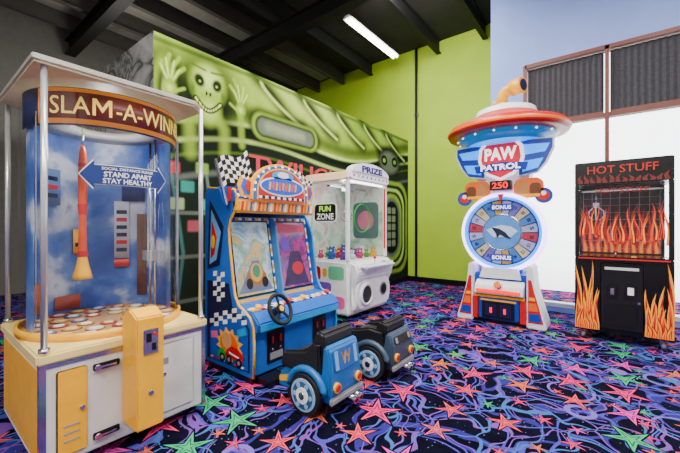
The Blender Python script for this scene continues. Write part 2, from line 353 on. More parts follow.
g=G('airbrushed_mural_paint'); at=g.n('ShaderNodeAttribute'); at.attribute_name='paint'; tcn=g.n('ShaderNodeTexCoord'); nn_=g.n('ShaderNodeTexNoise'); nn_.inputs['Scale'].default_value=6; g.nt.links.new(tcn.outputs['Object'],nn_.inputs['Vector'])
vmul=g.n('ShaderNodeVectorMath'); vmul.operation='SCALE'; g.nt.links.new(at.outputs['Color'],vmul.inputs[0]); g.nt.links.new(g.ma('MULTIPLY_ADD',nn_.outputs['Fac'],.4,.85),vmul.inputs['Scale']); g.nt.links.new(vmul.outputs[0],g.b.inputs['Base Color']); g.b.inputs['Roughness'].default_value=.9; g.b.inputs['Specular IOR Level'].default_value=.1
me.materials.append(g.m); mo_=bpy.data.objects.new('mural_painting',me); COL.objects.link(mo_); mo_.parent=wl; mo_['label']='airbrushed lime and black mural with smiling ghost face and raised hands'
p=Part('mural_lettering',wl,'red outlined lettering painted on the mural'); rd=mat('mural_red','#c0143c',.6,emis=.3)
p.text('TWILIGHT',2.30,.225,rd,W,ext=.006,bold=.02,cx=4.02,cy=2.16); p.done()
p=Part('baseboard_back'); p.box((WX,GY-.02,0),(-1.55,GY,.12),black); room(p)
p=Part('baseboard_left'); p.box((WX,1.65,0),(WX+.015,GY,.1),black); room(p)
# windows
frm=mat('reddish_brown_window_frame','#6a2f24',.5)
cols=[X0,0.0,1.15,2.3,3.45,X1]; n=1; tn=1
for i in range(5):
    a,b=cols[i]+.03,cols[i+1]-.03
    p=Part(f'window_{n}'); n+=1; p.box((a,WY+.1,Z0+.04),(b,WY+.11,Z1-.04),winglass); room(p)
p=Part(f'trim_{tn}'); tn+=1
for c in cols: p.box((c-.025,WY-.01,Z0),(c+.025,WY+.14,Z1),frm)
p.box((X0,WY-.01,Z1-.05),(X1,WY+.14,Z1+.01),frm).box((X0,WY-.01,Z0),(X1,WY+.14,Z0+.06),white).box((X0,WY+.02,2.86),(X1,WY+.14,2.92),frm); room(p)
shm=mat('grey_shade_fabric','#3c3c42',.8,var=.2,scale=30)
for i in range(5):
    a,b=cols[i]+.035,cols[i+1]-.035; zb=2.95
    t=Thing('window_shade','dark grey pleated fabric shade half lowered behind the brown frame','window shade',((a+b)/2,WY+.06,0),group='grey window shades')
    p=Part('fabric',t); nn=int((b-a)/.035); pts=[(-(b-a)/2+(b-a)*k/nn,.012*(1 if k%2 else -1)) for k in range(nn+1)]
    p.prism([(x,y) for x,y in pts]+[(x,y+.004) for x,y in pts[::-1]],Z1-.06-zb,shm,None,zb); p.done()
    p=Part('bottom_rail',t); p.box((-(b-a)/2,-.012,zb-.03),((b-a)/2,.014,zb),frm); p.done()
p=Part('exterior_pavement'); p.box((-12,6.6+1.2,-.12),(20,40,-.1),mat('pale_concrete','#f2f2f0',.8,var=.02)); o=p.done('structure')
# ceiling beams
bm_=mat('black_beam_paint','#0a0a0a',.7)
bg=mat('grey_beam_paint','#4c4944',.7)
for k,x in enumerate([-8.4,-7.5,-6.6,-5.7,-4.8,-3.0,-2.0,-1.0,0,1,2]):
    p=Part(f'trim_{tn}'); tn+=1; m_=bg if x<-5 else bm_
    p.box((x-.05,-3.9,CZ-.02),(x+.05,7.5,CZ),m_).box((x-.01,-3.9,CZ-.28),(x+.01,7.5,CZ),m_).box((x-.05,-3.9,CZ-.30),(x+.05,7.5,CZ-.28),m_); room(p)
for y in (2.2,4.5):
    p=Part(f'trim_{tn}'); tn+=1; p.box((-8.9,y-.09,CZ-.62),(-1.6,y+.09,CZ-.59),bm_).box((-8.9,y-.02,CZ-.6),(-1.6,y+.02,CZ-.3),bm_).box((-8.9,y-.09,CZ-.34),(-1.6,y+.09,CZ-.31),bm_); room(p)
insul=mat('silver_insulation','#8c8980',.6,var=.2,scale=3)
for x in (-8.0,-7.05,-6.15):
    p=Part(f'trim_{tn}'); tn+=1; p.box((x-.34,-3.9,CZ-.03),(x+.34,7.4,CZ-.021),insul); room(p)
tube=bpy.data.materials.new('tube_glow'); tube.use_nodes=True; b=tube.node_tree.nodes['Principled BSDF']; b.inputs['Emission Color'].default_value=(1,.97,.9,1); b.inputs['Emission Strength'].default_value=18
def fixture(x,y0,y1,z):
    t=Thing('fluorescent_light','white fluorescent strip light with glowing tubes hanging from dark ceiling','ceiling light',(x,(y0+y1)/2,z)); L=(y1-y0)/2
    p=Part('housing',t); p.prism([(-.10,.05),(.10,.05),(.05,.10),(-.05,.10)],2*L,white,F((0,L,0),(1,0,0),(0,0,1))); p.done()
    for s in (-1,1):
        q=Part('fluorescent_tube',t); q.cyl((s*.045,-L+.03,.025),(s*.045,L-.03,.025),.02,tube,seg=12); q.done()
    for s in (-1,1):
        q=Part('hanger_rod',t); q.cyl((0,s*L*.7,.1),(0,s*L*.7,CZ-z),.006,dark,seg=8); q.done()
fixture(-3.88,5.2,7.1,5.2)
t=Thing('conduit_pipe','thin black conduit running down the lime wall','pipe',(-3.55,GY-.04,0))
p=Part('pipe',t); p.cyl((0,0,0.12),(0,0,CZ),.03,bm_); p.done()
p=Part('wall_clamp',t); p.box((-.05,-.01,3.9),(.05,.04,3.96),grey); p.done()

# ---------------------------------------------------------------- A: prize merchandiser dome
T=Thing('prize_dome_machine','round clear acrylic dome prize game on white and yellow cabinet','arcade machine',(-2.72,.875,0),pi/2)
wf=mat('worn_white_laminate','#dcdcd8',.5,var=.12,scale=5)
p=Part('cabinet',T); p.box((-.445,-.48,.06),(.445,.48,.60),wf,.012); p.box((-.449,-.44,.1),(-.445,.44,.57),yellow)
p.box((-.449,-.485,.06),(-.42,-.455,.6),chrome).box((.42,-.485,.06),(.449,-.455,.6),chrome)
p.box((-.44,-.484,.575),(.44,-.48,.60),chrome); p.done()
for x in (-.38,.38):
    for y in (-.41,.41):
        q=Part('leg',T); q.cyl((x,y,0),(x,y,.02),.035,black).cyl((x,y,.02),(x,y,.065),.015,chrome); q.done()
oc=[(-.47,-.50),(.36,-.50),(.455,-.41),(.455,.50),(-.36,.50),(-.47,.41)]
sq=[(-.46,-.495),(.46,-.495),(.46,.495),(-.46,.495)]
p=Part('deck_rim',T,'cream yellow rim'); p.prism(sq,.055,mat('deck_cream_yellow','#f0d888',.4),None,.60,.01); p.lathe([(.447,.655),(.462,.655),(.462,.70),(.447,.70)],yellow); p.done()
p=Part('playfield',T,'tan playfield disc ringed with coloured target circles')
tan=noisecol('playfield_tan',6,[(.3,(.50,.24,.08)),(.7,(.62,.38,.14))],rough=.3)
p.cyl((0,0,.655),(0,0,.67),.435,tan,seg=48)
pc=[mat('disc_'+n_,c_,.4) for n_,c_ in (('rose','#b83a2a'),('sky','#4a7ac0'),('mint','#6aa87a'),('gold','#e09820'),('cream','#ecd4a0'),('violet','#8a5aa0'))]
ringm=mat('disc_outline','#5a2a18',.4)
for R_,nn,r_ in ((.37,18,.052),(.26,12,.052),(.15,7,.048)):
    for k in range(nn):
        a=2*pi*k/nn; c=(R_*math.cos(a),R_*math.sin(a)); p.cyl((*c,.67),(*c,.673),r_,ringm,seg=20); p.cyl((*c,.673),(*c,.676),r_*.88,pc[(0,3,4,0,1,3)[(k+nn)%6]],seg=20); p.cyl((*c,.676),(*c,.679),r_*.58,pc[4] if k%2 else wht,seg=18)
p.done()
sky=noisecol('dome_backdrop_sky',2.4,[(.34,(.010,.04,.26)),(.46,(.03,.10,.42)),(.54,(.10,.20,.52)),(.60,(.45,.54,.72)),(.66,(.62,.68,.80)),(.72,(.08,.16,.45)),(.88,(.45,.25,.08))],rough=.4,dist=.2,detail=6)
p=Part('backdrop',T,'curved deep blue cloudy backdrop'); p.lathe([(.408,.68),(.408,1.95)],sky,seg=40,a0=-.2,a1=pi+.25); 
p.done()
for i_,(a,z0,z1,w,m_) in enumerate(((1.0,1.05,1.5,.13,mat('board_pale','#b8c0d4',.5)),(1.0,.98,1.04,.13,red),(.62,.75,1.4,.10,mat('board_brown','#6a4630',.5)),(.78,1.5,1.75,.22,mat('board_blue','#1a3070',.5)),(2.55,.72,.92,.16,mat('board_amber','#b8641c',.5)),(1.9,.70,.80,.22,mat('board_brick','#9c3a20',.5)),(2.2,1.45,1.7,.18,mat('board_steel','#5a7ab8',.5)),(1.7,1.1,1.28,.10,yellow))):
    p=Part('backdrop_board',T,'printed instruction board on the backdrop'); r_=.401-.001*i_
    p.lathe([(r_,z0),(r_,z1),(r_-.004,z1),(r_-.004,z0),(r_,z0)],m_,seg=8,a0=a-w,a1=a+w)
    if i_ in (0,6,7): 
        nq=int((z1-z0)/.06)-1
        for q in range(nq): p.lathe([(r_-.005,z0+.05+q*.06),(r_-.005,z0+.08+q*.06)],(navy,red,navy)[q%3],seg=6,a0=a-w*.7,a1=a+w*.7)
    p.done()
p=Part('dome_glass',T,'clear cylindrical acrylic dome'); p.lathe([(.442,.66),(.442,2.09)],dome,seg=64); p.done()
for a in (-2.72,-.35): 
    p=Part('glass_seam',T,'thin metal seam'); p.box((.438*math.cos(a)-.006,.438*math.sin(a)-.006,.68),(.446*math.cos(a)+.006,.446*math.sin(a)+.006,1.95),chrome); p.done()
p=Part('hanging_tool',T,'slim orange drop arm flaring to a yellow skirt'); Mt=Matrix.Translation((-.13,.02,0))
ored=mat('rocket_orange','#ea4c0c',.35)
p.lathe([(.0,1.84),(.012,1.83),(.020,1.79),(.024,1.73),(.026,1.62),(.024,1.50),(.020,1.35),(.022,1.22),(.026,1.10)],ored,Mt,24)
p.lathe([(.026,1.10),(.036,1.04),(.050,.985),(.056,.955),(0,.955)],yellow,Mt,24); p.lathe([(.024,1.72),(.028,1.71),(.024,1.69)],red,Mt,24); p.lathe([(.026,1.14),(.032,1.12),(.028,1.10)],red,Mt,24); p.lathe([(.024,1.45),(.027,1.44),(.022,1.38)],red,Mt,24); p.cyl((0,0,1.83),(0,0,1.95),.006,chrome,M=Mt)
p.done()
p=Part('inner_track',T,'grey metal arm ring under the roof'); p.lathe([(.2,1.95),(.40,1.95),(.40,1.99),(.2,1.99),(.2,1.95)],grey); 
p.cyl((.30,-.05,.70),(.30,-.05,1.95),.008,chrome); p.cyl((.33,.1,.70),(.33,.1,1.95),.008,chrome); p.box((.24,-.12,1.05),(.34,.02,1.12),grey); p.done()
drd=mat('marquee_maroon','#6c1c10',.4,emis=.12); gold=mat('marquee_gold','#f09020',.4,emis=.3); crm=mat('marquee_letters','#ffd860',.4,emis=.6); nvb=mat('marquee_navy','#141c4c',.4,emis=.1)
p=Part('marquee_sign',T,'curved maroon marquee with yellow cream lettering')
A=-1.46
def band(R,z0,z1,m_,a0,a1): p.lathe([(R,z0),(R,z1),(R-.004,z1),(R-.004,z0),(R,z0)],m_,seg=60,a0=a0,a1=a1)
band(.427,1.875,2.09,nvb,A-1.75,A+1.35); band(.4305,1.885,2.085,gold,A-1.26,A+1.24); band(.4335,1.913,2.063,drd,A-1.22,A+1.20)
Mz=Matrix.Translation((0,0,1.988)); LR=.4345
p.text('SLA',.205,.10,crm,Mz,ext=.002,bold=.0,bend=(LR,A),cx=-.362)
Mpt=[(0,0),(0,1),(.20,1),(.5,.48),(.80,1),(1,1),(1,0),(.84,0),(.84,.74),(.5,.18),(.16,.74),(.16,0)]
p.prism([(-.2015+(x-.5)*.094,(y-.5)*.098) for x,y in Mpt],.002,crm,None,0,bend=(LR,A,1.988))
p.text('-A-WINNER',.60,.10,crm,Mz,ext=.002,bold=.0,bend=(LR,A),cx=.167); p.done()
p=Part('distance_sign',T,'blue double arrow distancing notice with white lettering')
sb=mat('notice_blue','#14327c',.6)
arr=[(-.245,0),(-.175,.08),(-.175,.054),(.175,.054),(.175,.08),(.245,0),(.175,-.08),(.175,-.054),(-.175,-.054),(-.175,-.08)]
AS=-1.62
p.prism([(x*1.025,y*1.08) for x,y in arr],.001,wht,None,0,bend=(.446,AS,1.6)); p.prism(arr,.002,sb,None,0,bend=(.4485,AS,1.6))
p.text('SOCIAL DISTANCE PLEASE',.28,.016,wht,Matrix.Translation((0,0,1.637)),ext=.002,bend=(.4515,AS),bold=.01)
p.text('STAND APART',.26,.030,wht,Matrix.Translation((0,0,1.604)),ext=.002,bend=(.4515,AS),bold=.02)
p.text('STAY HEALTHY',.27,.030,wht,Matrix.Translation((0,0,1.566)),ext=.002,bend=(.4515,AS),bold=.02); p.done()
for x in (-.425,.425):
    for y in (-.47,.47):
        q=Part('support_pole',T,'white metal corner pole'); q.cyl((x,y,.655),(x,y,2.12),.015,mat('pole_white','#c8cacc',.25,.5)); q.cyl((x,y,.655),(x,y,.68),.024,chrome); q.done()
p=Part('roof',T,'cream roof panel with metal edge'); p.prism(oc,.01,cream,None,2.115); p.prism([(x*1.02,y*1.02) for x,y in oc],.03,mat('roof_edge','#c4bfb4',.35,.4),None,2.125,.004); p.done()
p=Part('coin_tower',T,'yellow coin box'); 
pr=[(0,.16),(0,.78),(.10,.83),(.20,.79),(.20,.16)]
p.prism([(-.48-a,z) for a,z in pr],.15,yellow,F((-.075,0,0),(0,1,0),(0,0,1)),0,.008); p.done()
q=Part('coin_mechanism',T,'silver coin slot plate'); q.box((-.04,-.687,.58),(.04,-.68,.72),chrome,.003).box((-.025,-.692,.65),(.0,-.686,.70),black).box((.005,-.692,.60),(.025,-.686,.64),black); q.cyl((.02,-.686,.69),(.02,-.694,.69),.009,red); q.done()
q=Part('cash_door_lock',T); q.cyl((0,-.68,.36),(0,-.688,.36),.014,chrome); q.done()
q=Part('access_door',T,'yellow front service door'); q.box((-.38,-.492,.10),(-.245,-.48,.55),yellow,.006); q.cyl((-.27,-.492,.33),(-.27,-.502,.33),.012,chrome); 
for z in (.17,.21,.25): q.box((-.35,-.494,z),(-.28,-.491,z+.008),grey)
q.done()
q=Part('access_door',T,'white service door with lock'); q.box((.13,-.49,.11),(.36,-.48,.55),wf,.006); q.cyl((.16,-.49,.36),(.16,-.502,.36),.013,chrome); q.box((.14,-.492,.42),(.19,-.489,.46),grey); q.done()
for z in (.52,.14):
    q=Part('latch',T,'dark metal latch bar'); q.box((-.22,-.495,z-.018),(-.09,-.48,z+.018),dark,.004); q.cyl((-.20,-.495,z),(-.20,-.51,z),.016,chrome); q.box((-.2,-.508,z-.006),(-.11,-.5,z+.006),chrome,.002); q.done()

# ---------------------------------------------------------------- B: racing cabinet
T=Thing('racing_arcade_cabinet','blue two player racing game with checkered flag topper','arcade machine',(-2.75,2.32,0),pi/2)
T.o.scale=(.90,1,1)
prof=[(-.46,.05),(-.47,.30),(-.46,.46),(-.42,.54),(-.34,.585),(-.26,.62),(-.21,.70),(-.18,.82),(-.155,1.0),(-.13,1.15),(-.12,1.28),(-.14,1.36),(-.19,1.42),(-.23,1.48),(-.235,1.56),(-.20,1.62),(.20,1.66),(.24,1.62),(.24,.05)]
cabblue=mat('cabinet_blue','#1862c0',.3)
for sx in (-1,1):
    q=Part('side_panel',T,'blue side panel with checkered racer artwork'); x0=-.61 if sx<0 else .58
    pf=prof if sx<0 else [(-.46,.05),(-.47,.30),(-.46,.46),(-.42,.54),(-.34,.585),(-.26,.62),(-.21,.70),(-.18,.82),(-.155,1.0),(-.12,1.2),(-.06,1.36),(.0,1.45),(.24,1.5),(.24,.05)]
    q.prism([(a,z) for a,z in pf],.03,cabblue,F((x0,0,0),(0,1,0),(0,0,1)),0,.003)
    q.tube([(x0+.015,a-.002,z) for a,z in pf[:-2]],.013,yellow if sx<0 else cyan,seg=8)
    if sx<0:
        L=LEFT(-.61)
        q.prism([(.43,.09),(.43,.45),(.36,.53),(.20,.58),(.14,.8),(-.2,.8),(-.2,.09)],.002,navy,L)
        q.prism([(.41,.10),(.41,.44),(.30,.52),(.05,.50),(-.15,.37),(-.15,.10)],.002,blue,L,.002)
        for i in range(8):
            for j in range(3):
                if (i+j)%2: 
                    x=-.15+i*.068; z=.37-.0+j*.04+min(.10,i*.02); q.prism([(x,z),(x+.068,z+.015),(x+.068,z+.055),(x,z+.04)],.001,wht,L,.004)
        for i in range(3):
            for j in range(6):
                if (i+j)%2: q.prism([(.02-i*.06,.62+j*.045),(.08-i*.06,.63+j*.045),(.08-i*.06,.675+j*.045),(.02-i*.06,.665+j*.045)],.001,wht,L,.003)
        burst=[]
        for k in range(24):
            a=2*pi*k/24; r=1.0 if k%2 else .72; burst.append((.15+.20*r*math.cos(a),.27+.15*r*math.sin(a)))
        q.prism(burst,.002,yellow,L,.006); q.prism(ell(.15,.27,.13,.10),.002,orange,L,.008); q.prism(ell(.12,.30,.07,.075),.002,mat('art_tan','#d89a58',.4),L,.010)
        q.prism([(.10,.17),(.34,.15),(.37,.21),(.28,.26),(.20,.27),(.13,.23)],.002,red,L,.012); q.prism([(-.02,.14),(.10,.12),(.12,.19),(.06,.23),(.0,.20)],.002,green,L,.012); q.prism([(.16,.20),(.30,.18),(.30,.195),(.16,.215)],.001,wht,L,.0145)
        for cx_ in (.30,.16,.06): q.prism(ell(cx_,.145,.04,.04),.002,black,L,.014); q.prism(ell(cx_,.145,.018,.018),.002,grey,L,.016)
        q.prism([(.28,.36),(.40,.40),(.38,.46),(.27,.42)],.002,cyan,L,.008); q.prism([(-.12,.28),(-.02,.30),(-.03,.36),(-.13,.34)],.002,pink,L,.008)
        for k in range(6): q.prism([(-.14+k*.09,.105),(-.10+k*.09,.105),(-.08+k*.09,.125),(-.12+k*.09,.125)],.001,(yellow,red,wht)[k%3],L,.008)
        q.prism([(-.0,.95),(.06,1.3),(-.16,1.55),(-.2,.9)],.002,navy,L); q.prism([(-.05,1.0),(.02,1.25),(-.13,1.45),(-.16,.95)],.002,paleblue,L,.002); q.prism([(-.08,1.05),(-.04,1.2),(-.12,1.36),(-.14,1.0)],.002,red,L,.004); q.prism(ell(-.10,1.16,.03,.06),.002,yellow,L,.006)
    q.done()
p=Part('cabinet_body',T); core=[(-.44,.05),(-.44,.44),(-.36,.54),(-.10,.55),(.06,1.40),(.10,1.56),(.2,1.60),(.22,.05)]
p.prism(core,1.16,navy,F((-.58,0,0),(0,1,0),(0,0,1))); p.box((-.58,-.45,.06),(.58,-.44,.44),cabblue); p.box((-.6,-.452,.0),(.6,.2,.05),black); p.done()
p=Part('center_divider',T,'blue divider fin between the screens'); p.prism([(-.40,.56),(-.24,.66),(-.13,1.30),(-.08,1.38),(.05,1.38),(-.04,.6)],.03,mat('divider_blue','#3a80c0',.3),F((-.015,0,0),(0,1,0),(0,0,1)),0,.004); p.done()
scr=[noisecol('game_screen_glow_a',4,[(.3,(.05,.13,.28)),(.42,(.16,.30,.42)),(.5,(.40,.45,.50)),(.58,(.12,.28,.22)),(.66,(.5,.33,.12)),(.78,(.05,.08,.25))],emis=.5,rough=.12,dist=1.2),
     noisecol('game_screen_glow_b',5,[(.3,(.32,.015,.03)),(.42,(.08,.03,.18)),(.52,(.34,.04,.14)),(.6,(.05,.05,.2)),(.75,(.3,.10,.07))],emis=.5,rough=.12,dist=1.2)]
th=math.atan2(.14,.76)
for i,sx in enumerate((-1,1)):
    M=F((sx*.295,-.165,.62),(1,0,0),(0,math.sin(th),math.cos(th)))
    q=Part('screen_bezel',T,'checkered blue yellow and white screen surround'); 
    q.prism([(-.275,0),(.275,0),(.275,.78),(-.275,.78)],.02,mat('bezel_blue','#6a9cc4',.35),M,-.01)
    for k in range(18):
        for s in (-1,1): q.prism([(s*.250,.02+k*.041),(s*.272,.02+k*.041),(s*.272,.06+k*.041),(s*.250,.06+k*.041)],.002,(blue,wht,yellow,wht)[k%4],M,.010)
    for k in range(12): q.prism([(-.25+k*.0417,.748),(-.208+k*.0417,.748),(-.208+k*.0417,.772),(-.25+k*.0417,.772)],.002,(wht,blue,yellow)[k%3],M,.010)
    q.prism([(-.248,.03),(.248,.03),(.248,.745),(-.248,.745)],.003,black,M,.01)
    q.prism([(-.275,-.01),(.275,-.01),(.275,.018),(-.275,.018)],.004,yellow,M,.011); q.done()
    q=Part('screen',T,'glowing race game display'); q.prism([(-.232,.05),(.232,.05),(.232,.73),(-.232,.73)],.003,scr[i],M,.013)
    if i==0:
        q.prism([(-.22,.07),(.22,.07),(.06,.36),(-.02,.36)],.001,mat('road_glow','#56607a',.3,emis=.3),M,.016)
        q.prism(ell(.02,.20,.13,.08),.001,mat('kart_glow_brown','#8a5a28',.3,emis=.3),M,.017); q.prism(ell(.02,.25,.08,.09),.001,mat('kart_glow_gold','#c09040',.3,emis=.35),M,.018); q.prism(ell(.02,.26,.045,.06),.001,mat('kart_glow_green','#2a7a58',.3,emis=.35),M,.019); q.prism(ell(-.08,.15,.04,.05),.001,black,M,.019); q.prism(ell(.12,.15,.04,.05),.001,black,M,.019)
    else:
        q.prism([(-.2,.07),(.2,.07),(.1,.42),(-.05,.42)],.001,mat('road_purple_glow','#302044',.3,emis=.3),M,.016); q.prism(ell(.04,.24,.09,.07),.001,mat('kart_glow_red','#a01020',.3,emis=.5),M,.017); q.prism([(-.22,.62),(.22,.62),(.22,.70),(-.22,.72)],.001,mat('bar_glow_pink','#b03050',.3,emis=.4),M,.016); q.prism(ell(-.12,.5,.06,.08),.001,mat('bar_glow_violet','#5a2aa0',.3,emis=.4),M,.016)
    q.done()
p=Part('dashboard',T,'blue dashboard with checkered trim')
p.prism([(-.50,.42),(-.53,.50),(-.44,.585),(-.16,.62),(-.16,.56),(-.40,.5),(-.44,.42)],1.18,cabblue,F((-.59,0,0),(0,1,0),(0,0,1)),0,.012)
for k in range(24):
    for j in range(2):
        p.box((-.57+k*.0475,-.43+j*.04,.588+j*.003),(-.57+(k+1)*.0475,-.39+j*.04,.600+j*.004),wht if (k+j)%2 else (yellow if k%6<2 else (red if k%6<4 else navy)))
p.prism([(-.57,.435),(.57,.435),(.57,.485),(-.57,.485)],.004,cyan,FRONT(-.522)); p.done()
q=Part('steering_wheel',T,'black steering wheel'); M=F((-.37,-.56,.60),(1,0,0),(0,.45,.9))
q.ring(.125,.017,rubber,M); q.cyl((0,0,-.1),(0,0,.0),.03,dark,M=M); q.cyl((0,0,-.01),(0,0,.02),.04,black,M=M); q.cyl((0,0,.02),(0,0,.024),.025,yellow,M=M)
for a in (0,pi*.8,pi*1.2): 
    a+=pi/2; q.box((0,-.012,-.005),(.12,.012,.008),dark,.003,M@Matrix.Rotation(a,4,'Z'))
q.done()
for sx in (-1,1):
    for u in (-1,1):
        q=Part('dash_button',T,'lit dash button'); q.cyl((sx*.3+u*.2,-.40,.58),(sx*.3+u*.2,-.42,.63),.025,red if u>0 else yellow); q.done()
    q=Part('coin_door',T,'black coin door with steel slots'); a=sx*.32; q.box((a-.11,-.462,.12),(a+.11,-.45,.40),black,.006)
    for s in (-1,1): q.box((a+s*.05-.03,-.468,.26),(a+s*.05+.03,-.461,.37),dark,.003); q.box((a+s*.05-.008,-.471,.29),(a+s*.05+.008,-.467,.35),red); q.cyl((a+s*.05,-.462,.235),(a+s*.05,-.47,.235),.012,chrome)
    q.box((a-.08,-.466,.15),(a+.08,-.461,.21),grey); q.done()
p=Part('marquee',T,'orange and yellow marquee strip with patterned border')
bulb=mat('warm_bulb','#fff0c8',.3,emis=2.0); mo=mat('marquee_orange','#ec6a10',.4,emis=.2); mb=mat('marquee_blue','#1450c8',.4,emis=.3)
MX=-.05; mw=.52
p.box((MX-mw-.04,-.27,1.42),(MX+mw,-.18,1.54),yellow,.02)
Fm=FRONT(-.27)
for k in range(20): p.prism([(MX-.53+k*.051,1.44),(MX-.505+k*.051,1.44),(MX-.49+k*.051,1.52),(MX-.515+k*.051,1.52)],.003,(red,orange,blue,wht)[k%4],Fm)
p.box((MX-.54,-.20,1.53),(MX+.48,.1,1.62),mb,.01)
for k in range(12): p.sph((MX-.51+k*.088,-.205,1.575),.016,bulb,sub=1)
p.done()
p=Part('logo_sign',T,'arched winged racing sign with gold and blue border')
Fs=FRONT(-.26,MX-.03); goldt=mat('sign_gold','#f8b010',.35,emis=.25)
for s in (-1,1):
    for j,(m_,w_) in enumerate(((goldt,.54),(mb,.50),(red,.46))):
        p.prism([(s*.25,1.55+j*.01),(s*(w_-.04),1.56+j*.02),(s*w_,1.66-j*.01),(s*(w_-.03),1.73-j*.01),(s*(w_-.10),1.71-j*.02),(s*.25,1.78-j*.03)],.004,m_,Fs,.010+j*.005)
arch=[(-.40,1.54)]+[(.40*math.cos(pi-pi*k/16),1.63+.26*math.sin(pi*k/16)) for k in range(17)]+[(.40,1.54)]
p.prism(arch,.04,goldt,Fs,0,.004); p.prism([(x*.94,1.54+(z-1.54)*.95) for x,z in arch],.003,cabblue,Fs,.041); p.prism([(x*.84,1.545+(z-1.545)*.88) for x,z in arch],.003,goldt,Fs,.044); p.prism([(x*.80,1.55+(z-1.55)*.84) for x,z in arch],.003,red,Fs,.047)
p.prism(ell(0,1.675,.31,.09),.003,wht,Fs,.050); p.prism(ell(0,1.675,.29,.075),.003,mb,Fs,.053); p.prism(ell(0,1.775,.15,.05),.003,cyan,Fs,.050); p.prism(ell(0,1.785,.08,.03),.003,wht,Fs,.0535)
for k in range(9): 
    x=-.20+k*.045; p.prism([(x,1.64+.01*math.sin(k*2)),(x+.022,1.635),(x+.034,1.705),(x+.010,1.715)],.003,(yellow,orange)[k%2],Fs,.057)
for i in range(16): p.prism([(-.32+i*.04,1.555),(-.28+i*.04,1.555),(-.28+i*.04,1.578),(-.32+i*.04,1.578)],.002,black if i%2 else wht,Fs,.051)
for k in range(13):
    a=pi-pi*k/12; p.sph((MX-.03+.365*math.cos(a),-.302,1.625+.24*math.sin(a)),.012,bulb,sub=1)
p.done()
for sx in (-1,1):
    q=Part('checkered_flag',T,'black and white checkered flag topper'); cx=MX+(-.44 if sx<0 else .36); sc=1 if sx<0 else .8
    M=F((cx,-.17,1.54),(math.cos(.3*sx),0,-math.sin(.3*sx)),(math.sin(.3*sx),0,math.cos(.3*sx)))@Matrix.Scale(sc,4)
    q.box((-.19,.0,-.012),(-.17,.40,.012),chrome,0,M)
    for i in range(8):
        for j in range(6):
            x=-.17+i*.045; y=.15+j*.04+.025*math.sin(i*.9); q.prism([(x,y),(x+.045,y+.025*(math.sin((i+1)*.9)-math.sin(i*.9))),(x+.045,y+.04+.025*(math.sin((i+1)*.9)-math.sin(i*.9))),(x,y+.04)],.01,black if (i+j)%2 else wht,M,-.005)
    q.prism([(-.20,.0),(.17,.04),(.20,.12),(.1,.17),(-.04,.13),(-.22,.17)],.01,blue,M,-.01); q.prism([(-.16,.02),(.10,.05),(.12,.12),(-.0,.10),(-.12,.14)],.01,red,M,.0); q.prism([(-.1,.04),(.04,.06),(.06,.10),(-.1,.10)],.005,yellow,M,.011); q.done()
p=Part('foot_plate',T,'black foot plate with pedals'); p.box((-.56,-.62,0.01),(.56,-.462,.05),black,.005); 
for x in (-.36,-.22,.24,.38): p.box((x,-.60,.05),(x+.07,-.5,.075),chrome,.003)
p.done()

